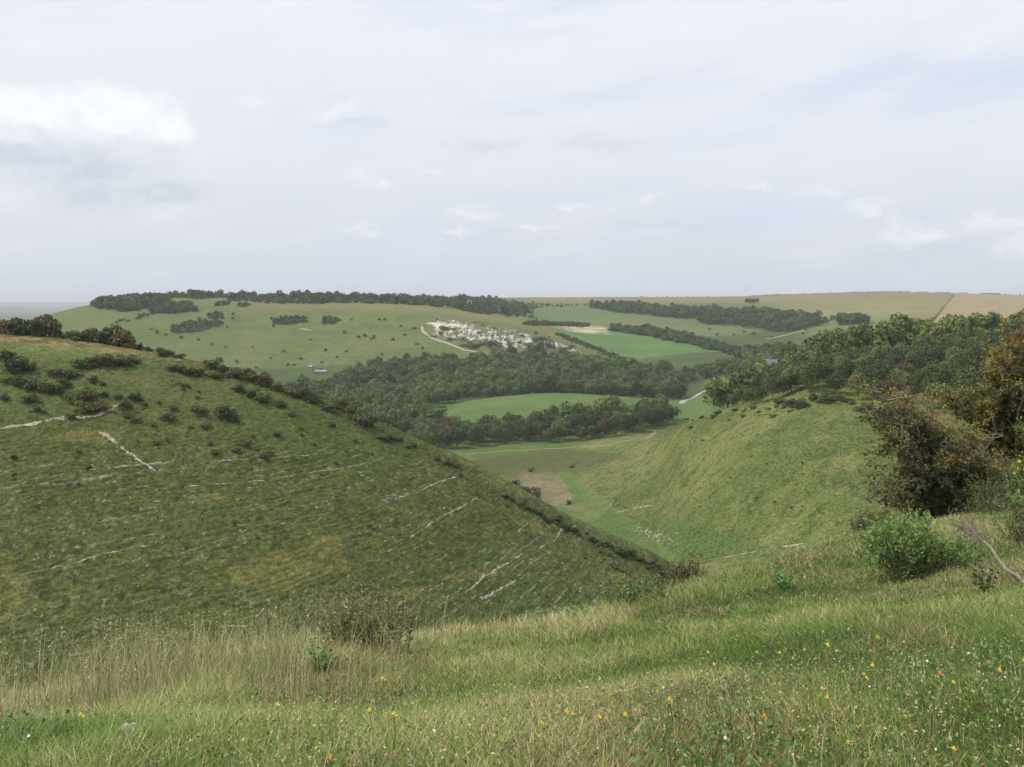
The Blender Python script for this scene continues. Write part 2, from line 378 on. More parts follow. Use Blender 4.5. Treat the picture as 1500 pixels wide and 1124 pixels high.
# valley floor, right slope
vf = band(11.7, 15.4, 0.2)
lay(vf, mixc(sstep(n2, 0.35, 0.65), (0.078, 0.125, 0.038), (0.095, 0.135, 0.045)))
slope = vf * np.clip(np.maximum(sstep(PX + (PYv - 690) * 0.0, 830, 862) * sstep(-(PYv - (690 + (PX - 830) * 0.72)), -30, 8), sstep(PX, 1000, 1060)), 0, 1)
ux = GX * 0.8 + GD * 0.6; uy = -GX * 0.6 + GD * 0.8
stn = fbm(ux / 34, uy / 18, 61, 4, 0.6)
lay(slope, mixc(sstep(stn * 0.6 + n1 * 0.4, 0.36, 0.62), (0.100, 0.132, 0.039), (0.150, 0.165, 0.057)))
lay(slope * sstep(-ell(PX, PYv, 1050, 730, 120, 70, 0, 0.6, 62), -1.2, -0.4) * sstep(n3, 0.4, 0.6) * 0.6, (0.085, 0.13, 0.036))
lay(slope * sstep(-ell(PX, PYv, 1010, 790, 110, 26, 10, 0.5, 63), -1.2, -0.5) * 0.8, (0.075, 0.125, 0.034))
lay(slope * sstep(-ell(PX, PYv, 935, 672, 85, 24, -24, 0.6, 99), -1.2, -0.4) * 0.7, (0.165, 0.172, 0.062))
lay(slope * sstep(-ell(PX, PYv, 1190, 590, 70, 14, -10, 0.6, 64), -1.1, -0.5) * 0.8, (0.15, 0.19, 0.045))
lay(slope * sstep(fbm(ux / 3, uy / 2.2, 65, 3), 0.60, 0.70) * 0.7, (0.055, 0.085, 0.025))
bare = sstep(-ell(PX, PYv, 786, 710, 34, 34, -38, 0.4, 66), -1.15, -0.75) * vf
bare = np.maximum(bare, sstep(-ell(PX, PYv, 815, 722, 22, 24, -25, 0.4, 67), -1.15, -0.75) * vf)
bare = np.maximum(bare, sstep(-ell(PX, PYv, 845, 745, 34, 5, 18, 0.4, 68), -1.15, -0.6) * vf * 0.6)
lay(bare * (0.55 + 0.45 * sstep(n1, 0.4, 0.6)), mixc(n2, (0.150, 0.130, 0.072), (0.205, 0.165, 0.108)))
lay(vf * sstep(-ell(PX, PYv, 775, 680, 125, 17, -4, 0.5, 69), -1.25, -0.6) * 0.85, (0.080, 0.088, 0.037))
# round field
w = band(15.3, 26.5, 0.2)
lay(w, mixc(sstep(n3, 0.35, 0.65), (0.060, 0.085, 0.030), (0.075, 0.105, 0.036)))
fd = band(15.9, 17.6, 0.15) * sstep(PX, 610, 640) * (1 - sstep(PX, 1035, 1060))
lay(fd, mixc(sstep(n3 * 0.5 + n4 * 0.5, 0.35, 0.65), (0.085, 0.140, 0.042), (0.105, 0.155, 0.05)))
lay(fd * sstep(680 - PX, 0, 60) * 0.5, (0.12, 0.15, 0.055))
# quarry hill
hl = band(20.1, 22.6, 0.2) * (1 - sstep(PX, 925, 945))
lay(hl, mixc(sstep(n3 * 0.6 + n2 * 0.4, 0.38, 0.62), (0.092, 0.128, 0.044), (0.122, 0.142, 0.055)))
lay(hl * sstep(fbm(GX / 60, GZ / 2.2, 81, 3), 0.55, 0.7) * 0.5, (0.14, 0.15, 0.065))
lay(hl * sstep(TT, 21.55, 21.95) * sstep(PX, 260, 420) * 0.8, mixc(n2, (0.19, 0.165, 0.075), (0.155, 0.160, 0.068)))
lay(hl * sstep(-ell(PX, PYv, 110, 462, 50, 8, -14, 0.3, 82), -1.2, -0.5) * 0.6, (0.115, 0.145, 0.055))
chalk = sstep(0.6 * fbm(GX / 9, GZ / 2.0, 83, 4, 0.6) + 0.4 * fbm(GX / 2.5, GZ / 7.0, 93, 3), 0.485, 0.54) * (0.35 + 0.65 * sstep(fbm(GX / 3, GZ / 1.5, 94, 2), 0.3, 0.6))
qc = np.maximum(sstep(-ell(PX, PYv, 672, 486, 42, 14, 10, 0.35, 84), -1.05, -0.75), np.maximum(sstep(-ell(PX, PYv, 742, 497, 52, 13, 8, 0.35, 85), -1.05, -0.75), sstep(-ell(PX, PYv, 815, 509, 40, 6, 14, 0.3, 86), -1.05, -0.75)))
lay(hl * qm * 0.8, (0.135, 0.14, 0.075))
lay(hl * qc * chalk, (0.50, 0.48, 0.43))
lay(hl * sstep(-ell(PX, PYv, 655, 475, 32, 3, 2, 0.5, 87), -1.1, -0.7) * sstep(fbm(GX / 7, GZ / 2, 95, 3), 0.38, 0.5), (0.60, 0.58, 0.53))
# green field with a chalky crown
gf = band(20.6, 23.3, 0.25) * np.where(inpoly(PX, PYv, [(800, 474), (900, 474), (990, 495), (1085, 520), (1110, 532), (1000, 545), (925, 532), (905, 525), (845, 502), (815, 484)]), 1, 0) * sstep(TT, 20.9, 21.0)
lay(gf, mixc(sstep(n3, 0.4, 0.6), (0.082, 0.158, 0.050), (0.100, 0.168, 0.058)))
lay(gf * sstep(-ell(PX, PYv, 858, 481, 50, 7, 4, 0.4, 88), -1.1, -0.6) * sstep(fbm(GX / 22, GD / 8, 89, 3), 0.36, 0.52), (0.40, 0.365, 0.27))
lay(gf * sstep(-ell(PX, PYv, 945, 486, 22, 3.5, 10, 0.4, 90), -1.1, -0.6) * 0.7, (0.27, 0.27, 0.16))
# far downs
fr = np.maximum(band(22.8, 25.6, 0.25), band(18.5, 25.6, 0.3) * sstep(PX, 1150, 1210) * sstep(-PYv, -500, -490)) * sstep(PX, 520, 620) * (1 - np.clip(gf, 0, 1))
lay(fr, mixc(sstep(n4 * 0.7 + n3 * 0.3, 0.4, 0.6), (0.10, 0.135, 0.055), (0.13, 0.15, 0.062)))
straw = fr * sstep(PX, 1040, 1250) * sstep(-PYv, -486, -454)
lay(straw * (0.75 + 0.25 * n2), mixc(sstep(n3, 0.35, 0.65), (0.185, 0.175, 0.082), (0.225, 0.195, 0.10)))
lay(fr * sstep(-PYv, -446, -441) * sstep(PX, 740, 800) * 0.8, (0.20, 0.17, 0.085))
right_f = fr * sstep(PX - (1400 - (PYv - 430) * 0.80), 0, 3) * sstep(-PYv, -476, -470)
lay(right_f, mixc(sstep(n3, 0.3, 0.7), (0.245, 0.200, 0.112), (0.265, 0.220, 0.130)))
lay(fr * sstep(-ell(PX, PYv, 850, 458, 95, 10, 3, 0.2, 91), -1.1, -0.8) * 0.85, (0.095, 0.15, 0.06))
lay(band(26, 31, 0.3), mixc(sstep(fbm(GX / 900, GD / 900, 92), 0.4, 0.6), (0.05, 0.08, 0.035), (0.10, 0.12, 0.06)))
del n1, n2, n3, n4, lineN, spotN

# ------------------------------------------------------------------ materials


def new_mat(name):
    m = bpy.data.materials.new(name); m.use_nodes = True
    m.node_tree.nodes.clear()
    return m, NB(m.node_tree)


def finish(m, n, col, rough=0.85, bump=None, strength=0.3, dist=0.1, trans=0.0, spec=0.2, up=0.0):
    p = n.n('ShaderNodeBsdfPrincipled'); n.put(p.inputs['Base Color'], col); n.put(p.inputs['Roughness'], rough)
    p.inputs['Specular IOR Level'].default_value = spec
    if bump is not None:
        b = n.n('ShaderNodeBump'); n.put(b.inputs['Height'], bump); b.inputs['Strength'].default_value = strength; b.inputs['Distance'].default_value = dist
        n.put(p.inputs['Normal'], b.outputs[0])
    if up > 0:   # thin leaves scatter light as the whole sward does
        gg = n.n('ShaderNodeNewGeometry'); nn = n.vmath('NORMALIZE', n.vmath('ADD', n.vmath('SCALE', gg.outputs['Normal'], scale=1 - up), (0, 0, up))); n.put(p.inputs['Normal'], nn)
    out = n.n('ShaderNodeOutputMaterial'); sh = p.outputs[0]
    if trans > 0:
        tr = n.n('ShaderNodeBsdfTranslucent'); n.put(tr.inputs[0], col)
        mx = n.n('ShaderNodeMixShader'); mx.inputs[0].default_value = trans
        m.node_tree.links.new(p.outputs[0], mx.inputs[1]); m.node_tree.links.new(tr.outputs[0], mx.inputs[2]); sh = mx.outputs[0]
    m.node_tree.links.new(sh, out.inputs[0])
    return m


def leaf_mat(name, stops, spread=0.5, trans=0.25, rough=0.6, spec=0.25, up=0.0):
    """leaves: colour by each leaf's own tint, shifted a little from plant to plant"""
    m, n = new_mat(name)
    at = n.n('ShaderNodeAttribute', attribute_name='tint')
    oi = n.n('ShaderNodeObjectInfo')
    v = n.math('ADD', at.outputs['Fac'], n.math('MULTIPLY', n.math('SUBTRACT', oi.outputs['Random'], 0.5), spread), clamp=True)
    r = n.n('ShaderNodeValToRGB'); n.put(r.inputs[0], v)
    els = r.color_ramp.elements
    els[0].position = stops[0][0]; els[0].color = (*stops[0][1], 1)
    els[1].position = stops[-1][0]; els[1].color = (*stops[-1][1], 1)
    for p_, c_ in stops[1:-1]:
        e = els.new(p_); e.color = (*c_, 1)
    return finish(m, n, r.outputs[0], rough, trans=trans, spec=spec, up=up)


m_land, n = new_mat('downland_turf')
al = n.n('ShaderNodeAttribute', attribute_name='albedo'); ge = n.n('ShaderNodeNewGeometry'); pos = ge.outputs['Position']
na = n.noise(pos, 0.9, 6, 0.65); nbb = n.noise(pos, 0.12, 5, 0.6); nc = n.noise(pos, 2.6, 5, 0.75)
f = n.math('MULTIPLY', n.ss(na, 0.25, 0.75, 0.62, 1.36), n.math('MULTIPLY', n.ss(nbb, 0.3, 0.7, 0.92, 1.08), n.ss(nc, 0.25, 0.75, 0.62, 1.38)))
hue = n.mix(n.ss(n.noise(pos, 0.35, 4, 0.6), 0.35, 0.7, 0, 1), (1.0, 1.0, 1.0, 1), (1.05, 1.01, 0.96, 1))
c = n.vmath('SCALE', n.vmath('MULTIPLY', al.outputs['Color'], hue), scale=f)
finish(m_land, n, c, 0.95, n.math('ADD', n.math('MULTIPLY', na, 1.0), n.math('MULTIPLY', nc, 0.25)), 0.8, 0.5, spec=0.05)

m_chalk, n = new_mat('bare_chalk')
ge = n.n('ShaderNodeNewGeometry'); a1 = n.noise(ge.outputs['Position'], 1.3, 6, 0.7); a2 = n.noise(ge.outputs['Position'], 0.25, 4, 0.6)
c = n.mix(n.ss(a1, 0.38, 0.62), (0.24, 0.215, 0.15, 1), (0.48, 0.45, 0.39, 1)); c = n.mix(n.ss(a2, 0.45, 0.65, 0, 0.6), c, (0.20, 0.19, 0.10, 1))
finish(m_chalk, n, c, 0.95, a1, 0.5, 0.1)
m_road, n = new_mat('pale_track')
ge = n.n('ShaderNodeNewGeometry'); a1 = n.noise(ge.outputs['Position'], 0.8, 5, 0.6)
finish(m_road, n, n.mix(n.ss(a1, 0.3, 0.7), (0.26, 0.25, 0.23, 1), (0.38, 0.37, 0.34, 1)), 0.95)
m_dirt, n = new_mat('worn_earth')
ge = n.n('ShaderNodeNewGeometry'); a1 = n.noise(ge.outputs['Position'], 0.5, 5, 0.6)
finish(m_dirt, n, n.mix(n.ss(a1, 0.3, 0.7), (0.13, 0.14, 0.06, 1), (0.24, 0.20, 0.12, 1)), 0.95)
m_bark, n = new_mat('grey_bark')
ge = n.n('ShaderNodeNewGeometry'); a1 = n.noise(n.vmath('MULTIPLY', ge.outputs['Position'], (1, 1, 0.3)), 22, 5, 0.7)
finish(m_bark, n, n.mix(n.ss(a1, 0.3, 0.7), (0.12, 0.10, 0.08, 1), (0.29, 0.255, 0.21, 1)), 0.9, a1, 0.6, 0.01)
m_dead, n = new_mat('weathered_dead_wood')
ge = n.n('ShaderNodeNewGeometry'); a1 = n.noise(n.vmath('MULTIPLY', ge.outputs['Position'], (1, 1, 0.4)), 30, 5, 0.7)
finish(m_dead, n, n.mix(n.ss(a1, 0.3, 0.7), (0.11, 0.085, 0.065, 1), (0.33, 0.28, 0.23, 1)), 0.9, a1, 0.6, 0.01)

L_dark = leaf_mat('dark_green_leaves', [(0, (0.0232, 0.0377, 0.0130)), (0.45, (0.0580, 0.0899, 0.0305)), (0.8, (0.0957, 0.1334, 0.0435)), (1, (0.1522, 0.1740, 0.0638))], 0.55)
L_mid = leaf_mat('mid_green_leaves', [(0, (0.0348, 0.0551, 0.0159)), (0.45, (0.0870, 0.1247, 0.0362)), (0.8, (0.1450, 0.1769, 0.0508)), (1, (0.2175, 0.2248, 0.0725))], 0.5)
L_rust = leaf_mat('rusty_leaves', [(0, (0.040, 0.040, 0.018)), (0.45, (0.100, 0.090, 0.040)), (0.8, (0.145, 0.118, 0.050)), (1, (0.20, 0.135, 0.06))], 0.5)
L_scrub = leaf_mat('scrub_leaves', [(0, (0.0319, 0.0406, 0.0174)), (0.45, (0.0725, 0.0870, 0.0348)), (0.8, (0.1131, 0.1247, 0.0493)), (1, (0.1668, 0.1522, 0.0725))], 0.6)
L_far = leaf_mat('woodland_leaves', [(0, (0.0239, 0.0417, 0.0118)), (0.35, (0.0656, 0.1034, 0.0270)), (0.65, (0.1093, 0.1540, 0.0389)), (0.88, (0.1639, 0.1968, 0.0507)), (1, (0.2484, 0.2484, 0.0634))], 0.0)
L_haw = leaf_mat('hawthorn_leaves', [(0, (0.0709, 0.0850, 0.0282)), (0.3, (0.1473, 0.1699, 0.0509)), (0.55, (0.2832, 0.2606, 0.0680)), (0.75, (0.3965, 0.2208, 0.0736)), (1, (0.4815, 0.1756, 0.0964))], 0.0, 0.4, up=0.65)
L_haw_olive = leaf_mat('olive_orange_leaves', [(0, (0.0793, 0.0915, 0.0268)), (0.3, (0.1830, 0.1952, 0.0512)), (0.55, (0.3294, 0.2928, 0.0671)), (0.8, (0.4880, 0.2928, 0.0671)), (1, (0.5124, 0.2074, 0.0732))], 0.0, 0.4, up=0.65)
L_gorse = leaf_mat('gorse_spines', [(0, (0.0589, 0.0552, 0.0206)), (0.2, (0.1475, 0.1141, 0.0471)), (0.42, (0.0787, 0.1338, 0.0325)), (0.75, (0.1613, 0.2654, 0.0619)), (1, (0.2557, 0.3736, 0.0914))], 0.0, 0.25, up=0.45)
L_grass = leaf_mat('meadow_blades', [(0, (0.0778, 0.1334, 0.0275)), (0.3, (0.1556, 0.2612, 0.0485)), (0.52, (0.2612, 0.3557, 0.0791)), (0.7, (0.4224, 0.4001, 0.1584)), (0.86, (0.7780, 0.6669, 0.4013)), (0.93, (0.3112, 0.2001, 0.1055)), (1, (0.1890, 0.1168, 0.0634))], 0.0, 0.35, up=0.75)
L_turf = leaf_mat('grazed_turf', [(0, (0.0448, 0.0596, 0.0186)), (0.45, (0.1020, 0.1318, 0.0373)), (0.75, (0.1616, 0.1839, 0.0572)), (1, (0.2672, 0.2486, 0.1180))], 0.0, 0.2, up=0.6)
L_dock = leaf_mat('dying_dock_stems', [(0, (0.07, 0.06, 0.03)), (0.4, (0.13, 0.14, 0.05)), (0.7, (0.20, 0.20, 0.08)), (1, (0.30, 0.25, 0.14))], 0.0, 0.3, up=0.5)
L_herb = leaf_mat('herb_leaves', [(0, (0.0484, 0.1099, 0.0264)), (0.5, (0.1099, 0.2307, 0.0571)), (1, (0.2087, 0.3296, 0.0989))], 0.3, 0.25, up=0.4)


def flat_mat(name, col, rough=0.7, sp=0.2, amount=0.15, scale=6):
    m, n = new_mat(name)
    ge = n.n('ShaderNodeNewGeometry'); a = n.noise(ge.outputs['Position'], scale, 5, 0.6)
    lo = tuple(q * (1 - amount) for q in col) + (1,); hi = tuple(min(1, q * (1 + amount)) for q in col) + (1,)
    return finish(m, n, n.mix(n.ss(a, 0.3, 0.7), lo, hi), rough, spec=sp)


M_yel = flat_mat('yellow_petals', (0.62, 0.47, 0.03), amount=0.2, scale=60)
M_whi = flat_mat('white_petals', (0.72, 0.70, 0.66), amount=0.1, scale=60)
M_org = flat_mat('orange_petals', (0.62, 0.29, 0.03), amount=0.2, scale=60)
M_stem = flat_mat('green_stems', (0.17, 0.21, 0.07), amount=0.3, scale=30)
M_thi = flat_mat('thistle_down', (0.42, 0.38, 0.40), amount=0.25, scale=50)

# ------------------------------------------------------------------ object helpers


def tag(o, label=None, cat=None, group=None, kind=None):
    if label: o['label'] = label
    if cat: o['category'] = cat
    if group: o['group'] = group
    if kind: o['kind'] = kind
    return o


def empty(name, loc=(0, 0, 0)):
    o = bpy.data.objects.new(name, None); COL.objects.link(o); o.location = loc; o.empty_display_size = 0.2
    return o


def quads_mesh(name, Q, mats, tint=None, smooth=False):
    """Q: (n,4,3) free quads"""
    n_ = len(Q); me = bpy.data.meshes.new(name)
    me.vertices.add(n_ * 4); me.vertices.foreach_set('co', np.ascontiguousarray(Q, dtype=np.float32).ravel())
    me.loops.add(n_ * 4); me.loops.foreach_set('vertex_index', np.arange(n_ * 4, dtype=np.int32))
    me.polygons.add(n_); me.polygons.foreach_set('loop_start', np.arange(0, n_ * 4, 4, dtype=np.int32))
    me.polygons.foreach_set('loop_total', np.full(n_, 4, dtype=np.int32))
    if smooth: me.polygons.foreach_set('use_smooth', np.ones(n_, bool))
    if tint is not None:
        at = me.attributes.new('tint', 'FLOAT', 'FACE'); at.data.foreach_set('value', np.ascontiguousarray(tint, dtype=np.float32))
    for m in (mats if isinstance(mats, (list, tuple)) else [mats]): me.materials.append(m)
    me.update(calc_edges=True)
    return me


def grid_mesh(name, P, mat, attr=None, smooth=True):
    r, c, _ = P.shape; me = bpy.data.meshes.new(name)
    me.vertices.add(r * c); me.vertices.foreach_set('co', np.ascontiguousarray(P, dtype=np.float32).ravel())
    i = np.arange(r * c).reshape(r, c)
    q = np.stack([i[:-1, :-1], i[:-1, 1:], i[1:, 1:], i[1:, :-1]], -1).reshape(-1, 4).astype(np.int32); n_ = len(q)
    me.loops.add(n_ * 4); me.loops.foreach_set('vertex_index', q.ravel())
    me.polygons.add(n_); me.polygons.foreach_set('loop_start', np.arange(0, n_ * 4, 4, dtype=np.int32)); me.polygons.foreach_set('loop_total', np.full(n_, 4, dtype=np.int32))
    if smooth: me.polygons.foreach_set('use_smooth', np.ones(n_, bool))
    if attr is not None:
        at = me.attributes.new('albedo', 'FLOAT_COLOR', 'POINT')
        rgba = np.ones((r * c, 4), np.float32); rgba[:, :3] = attr.reshape(-1, 3); at.data.foreach_set('color', rgba.ravel())
    me.materials.append(mat); me.update(calc_edges=True)
    return me


def link(name, me, parent=None, loc=None):
    o = bpy.data.objects.new(name, me); COL.objects.link(o)
    if parent: o.parent = parent
    if loc is not None: o.location = loc
    return o


def tube_quads(pts, rad, sides=5):
    """a tapered tube along a polyline, as free quads"""
    P = np.array(pts, float); n_ = len(P); rad = np.broadcast_to(np.array(rad, float), (n_,))
    tg = np.gradient(P, axis=0); tg /= np.linalg.norm(tg, axis=1, keepdims=True) + 1e-9
    up = np.where(np.abs(tg[:, 2:3]) > 0.9, A(1, 0, 0)[None], A(0, 0, 1)[None])
    a = np.cross(tg, up); a /= np.linalg.norm(a, axis=1, keepdims=True) + 1e-9; b = np.cross(tg, a)
    th = np.linspace(0, 2 * np.pi, sides, endpoint=False)
    ring = P[:, None] + rad[:, None, None] * (np.cos(th)[None, :, None] * a[:, None] + np.sin(th)[None, :, None] * b[:, None])
    nx = np.roll(ring, -1, axis=1)
    return np.stack([ring[:-1], nx[:-1], nx[1:], ring[1:]], 2).reshape(-1, 4, 3)


def leaf_quads(C_, N_, size, rg, jitter=0.9, aspect=0.75):
    """leaf clumps: quads centred on C_, facing roughly N_"""
    n_ = len(C_); N = N_ + jitter * rg.normal(size=(n_, 3)); N /= np.linalg.norm(N, axis=1, keepdims=True) + 1e-9
    t = rg.normal(size=(n_, 3)); u = np.cross(N, t); u /= np.linalg.norm(u, axis=1, keepdims=True) + 1e-9; v = np.cross(N, u)
    s = np.broadcast_to(np.asarray(size, float), (n_,))[:, None] * rg.uniform(0.6, 1.35, (n_, 1)) * 0.5
    w_ = s * aspect
    return np.stack([C_ - u * s, C_ - v * w_ * 0.9, C_ + u * s, C_ + v * w_], 1)


def crown(seed, rad, cz, lobes, leaves, leaf, fill=0.12, jit=0.5, lobe_r=(0.34, 0.55), far=0.72):
    """a crown of several overlapping clumps of leaves"""
    rg = np.random.default_rng(seed); rad = A(*rad)
    L = rg.normal(size=(lobes, 3)); L /= np.linalg.norm(L, axis=1, keepdims=True)
    L *= rg.uniform(0.25, far, (lobes, 1)); L[:, 2] = L[:, 2] * 0.9 + 0.05
    lr = rg.uniform(*lobe_r, lobes)
    k = rg.choice(lobes, leaves, p=lr**2 / (lr**2).sum())
    d = rg.normal(size=(leaves, 3)); d /= np.linalg.norm(d, axis=1, keepdims=True)
    d[:, 2] = np.where((d[:, 2] < -0.55) & (rg.random(leaves) < 0.7), -d[:, 2], d[:, 2])
    rr = np.where(rg.random(leaves) < fill, rg.uniform(0.3, 1, leaves), rg.uniform(0.88, 1.1, leaves))
    P = L[k] + d * (lr[k] * rr)[:, None]
    dist = np.linalg.norm(P[:, None] - L[None], axis=2) / lr[None]
    keep = (dist.min(1) > 0.62) | (rg.random(leaves) < 0.12)
    P, d, k = P[keep], d[keep], k[keep]
    tl = rg.uniform(0, 1, lobes)
    tint = 0.25 + 0.30 * tl[k] + 0.42 * rg.random(len(P))
    Q = leaf_quads(P * rad + A(0, 0, cz), d, leaf, rg, jit)
    return Q, tint


def trunk_quads(seed, h, r, spread):
    rg = np.random.default_rng(seed); lean = rg.normal(size=2) * 0.04 * h
    tr = [(lean[0] * t * t, lean[1] * t * t, h * t - 0.4) for t in np.linspace(0, 1, 5)]
    q = [tube_quads(tr, np.linspace(r, r * 0.5, 5), 6)]
    for i in range(4):
        a = i * 1.6 + rg.uniform(0, 1); b = tr[2 + (i > 1)]
        e = (b[0] + math.cos(a) * spread, b[1] + math.sin(a) * spread, b[2] + spread * 0.9)
        mid = tuple((b[j] + e[j]) / 2 + (0.1 * spread if j == 2 else 0) for j in range(3))
        q.append(tube_quads([b, mid, e], [r * 0.45, r * 0.3, r * 0.12], 5))
    return np.concatenate(q)


# ------------------------------------------------------------------ the ground
P = np.stack([GX, GD, GZ], -1)
land = link('ground', grid_mesh('ground', P, m_land, ALB))
tag(land, kind='structure')
ALBF = ALB; del P
HAZE_D = 0.00007


def ribbon(name, pts, width, mat, lift, step=0.3, rag=0.35, dmin=2, dmax=29000, kind='structure', gaps=0.0, seed=1):
    """a worn track lying on the ground"""
    W3 = np.array([pick(x, y, dmin, dmax) for x, y in pts])
    seg = np.linalg.norm(np.diff(W3[:, :2], axis=0), axis=1); s = np.concatenate([[0], np.cumsum(seg)])
    n_ = max(4, int(s[-1] / step)); q = np.linspace(0, s[-1], n_)
    x = np.interp(q, s, W3[:, 0]); y = np.interp(q, s, W3[:, 1])
    x = x + width * 0.8 * (fbm(q / (6 * width), q * 0 + 3.1, seed) - 0.5); y = y + width * 0.8 * (fbm(q / (6 * width), q * 0 + 8.7, seed + 1) - 0.5)
    tx, ty = np.gradient(x), np.gradient(y); l_ = np.hypot(tx, ty) + 1e-9; nx, ny = -ty / l_, tx / l_
    wl = width * (0.5 + rag * (fbm(q / width / 1.3, q * 0 + 1.3, seed + 2, 3) - 0.5) * 2); wr = width * (0.5 + rag * (fbm(q / width / 1.3, q * 0 + 5.3, seed + 3, 3) - 0.5) * 2)
    fade = np.minimum(1, np.minimum(q, s[-1] - q) / (2 * width) + 0.15); wl *= fade; wr *= fade
    rows = []
    for k_ in np.linspace(-1, 1, 9):
        ww = np.where(k_ < 0, wl, wr); xx = x + nx * ww * k_; yy_ = y + ny * ww * k_
        rows.append(np.stack([xx, yy_, height(xx, yy_) + lift * (1 - 0.9 * abs(k_))], -1))
    G = np.stack(rows, 0)
    if gaps > 0:
        Q = []
        for j in range(8):
            e_ = abs(j - 3.5) / 3.5
            i = np.nonzero(0.6 * fbm(q / 1.6, q * 0 + 2.2, seed + 9, 3) + 0.4 * fbm(q / 0.5, q * 0 + j * 0.6, seed + 10, 2) > gaps + 0.14 * e_ * e_ - 0.03)[0]; i = i[i < len(q) - 1]
            Q.append(np.stack([G[j, i], G[j, i + 1], G[j + 1, i + 1], G[j + 1, i]], 1))
        Q = np.concatenate(Q)
        me = quads_mesh(name, Q, mat)
    else:
        me = grid_mesh(name, G, mat)
    return tag(link(name, me), kind=kind)


ribbon('chalk_path', [(-30, 640), (0, 631), (30, 624), (70, 617), (95, 611), (120, 614), (140, 611), (160, 603), (168, 597), (175, 592)], 0.95, m_chalk, 0.10, seed=3, dmin=140, dmax=260, gaps=0.36, rag=0.6, step=0.15)
ribbon('chalk_path', [(142, 633), (165, 646), (180, 657), (190, 664), (200, 674), (212, 683), (228, 692)], 0.7, m_chalk, 0.08, gaps=0.49, seed=5, dmin=140, dmax=260, rag=0.6, step=0.15)
for i_, (pp, ww) in enumerate([([(0, 718), (60, 703), (130, 692), (180, 684), (240, 678)], 0.5), ([(290, 680), (340, 677), (380, 674), (440, 668), (520, 662)], 0.45), ([(270, 716), (330, 709), (400, 704), (450, 697), (520, 684), (580, 671)], 0.5),
                               ([(20, 846), (60, 838), (100, 830), (160, 812), (220, 800)], 0.5), ([(270, 810), (310, 797), (360, 780), (400, 770)], 0.4), ([(600, 790), (630, 768), (660, 752), (700, 731)], 0.6),
                               ([(560, 735), (600, 728), (640, 708), (670, 700)], 0.6), ([(680, 870), (720, 840), (770, 812), (800, 800), (815, 790), (826, 770)], 0.7), ([(770, 830), (800, 815), (820, 797)], 0.5), ([(700, 880), (740, 860), (760, 850)], 0.7), ([(400, 876), (365, 920), (320, 922)], 0.5)]):
    ribbon('sheep_track', pp, ww * 0.55, m_chalk, 0.06, gaps=0.49, seed=20 + i_ * 7, dmin=130, dmax=260, rag=0.6, step=0.15)
ribbon('valley_path', [(670, 668), (700, 664), (740, 661), (800, 658), (850, 655), (890, 652), (925, 645), (960, 632)], 3.0, m_dirt, 0.25, 2.0, dmin=400, dmax=640, seed=4)
ribbon('farm_track', [(998, 592), (1010, 585), (1025, 577), (1040, 569), (1049, 564)], 5.0, m_road, 0.5, 3.0, 0.1, dmin=700, dmax=1060, seed=6)
ribbon('chalk_path', [(617, 478), (620, 486), (630, 494), (640, 499), (660, 506), (680, 513), (700, 517)], 3.2, m_chalk, 0.6, 2.5, dmin=1100, dmax=1500, seed=8)
ribbon('chalk_path', [(893, 516), (905, 523), (920, 528), (932, 532)], 4.0, m_chalk, 0.6, 3.0, dmin=1100, dmax=1500, seed=9)
ribbon('chalk_scar', [(440, 483), (448, 483), (456, 485)], 5, m_chalk, 0.6, 3.0, dmin=1100, dmax=1600, seed=11)
ribbon('chalk_path', [(1120, 497), (1140, 494), (1160, 489), (1180, 484)], 4.0, m_chalk, 0.6, 3.0, dmin=1300, dmax=2100, seed=12)
ribbon('chalk_scar', [(902, 752), (920, 748), (940, 743), (956, 741)], 1.1, m_chalk, 0.15, 1.0, dmin=250, dmax=460, seed=14, gaps=0.46, rag=0.7)
ribbon('sheep_track', [(1060, 818), (1110, 808), (1140, 802), (1180, 796)], 0.5, m_chalk, 0.1, dmin=225, dmax=420, seed=16, gaps=0.45, rag=0.6)
ribbon('chalk_scar', [(884, 752), (892, 742), (902, 730)], 0.7, m_chalk, 0.12, 1.0, dmin=250, dmax=500, seed=15, gaps=0.5)
# ------------------------------------------------------------------ trees and scrub


def scatter(poly, dmin, dmax, sp, rg, jit=0.42, extra=None, wob=1.0):
    """ground points inside an outline on the land"""
    xs = [p[0] for p in poly]; x0 = (min(xs) - CX) / F; x1 = (max(xs) - CX) / F
    gx = np.arange(min(x0 * dmin, x0 * dmax), max(x1 * dmin, x1 * dmax) + sp, sp); gy = np.arange(dmin, dmax, sp)
    X, Y = np.meshgrid(gx, gy); X = X.ravel() + rg.uniform(-jit, jit, X.size) * sp; Y = Y.ravel() + rg.uniform(-jit, jit, Y.size) * sp
    Zh = height(X, Y); px, py = proj(X, Y, Zh)
    wx = (fbm(X / (3 * sp), Y / (3 * sp), 8, 3) - 0.5) * 6 * sp * F / Y; wy = (fbm(X / (3 * sp) + 50, Y / (3 * sp), 9, 3) - 0.5) * 1.2 * sp * F / Y
    ok = inpoly(px + wx * wob, py + wy * wob, poly) & (Y > dmin) & (Y < dmax)
    if extra is not None: ok &= extra(px, py, Y)
    return np.stack([X[ok], Y[ok], Zh[ok]], -1)


def variants(n_, maker, mats, name):
    out = {}
    for mk, m in mats.items():
        out[mk] = []
        for i in range(n_):
            Q, t = maker(i); out[mk].append(quads_mesh(name, Q, m, t))
    return out


TREE_CROWN = variants(4, lambda i: crown(200 + i, (4.3, 4.3, 4.4), 5.0, 16, 1900, 0.62), {'dark': L_dark, 'mid': L_mid, 'rust': L_rust}, 'crown')
TREE_TRUNK = [quads_mesh('trunk', trunk_quads(300 + i, 5.0, 0.24, 1.9), m_bark) for i in range(3)]
rt = np.random.default_rng(21)
first = {}


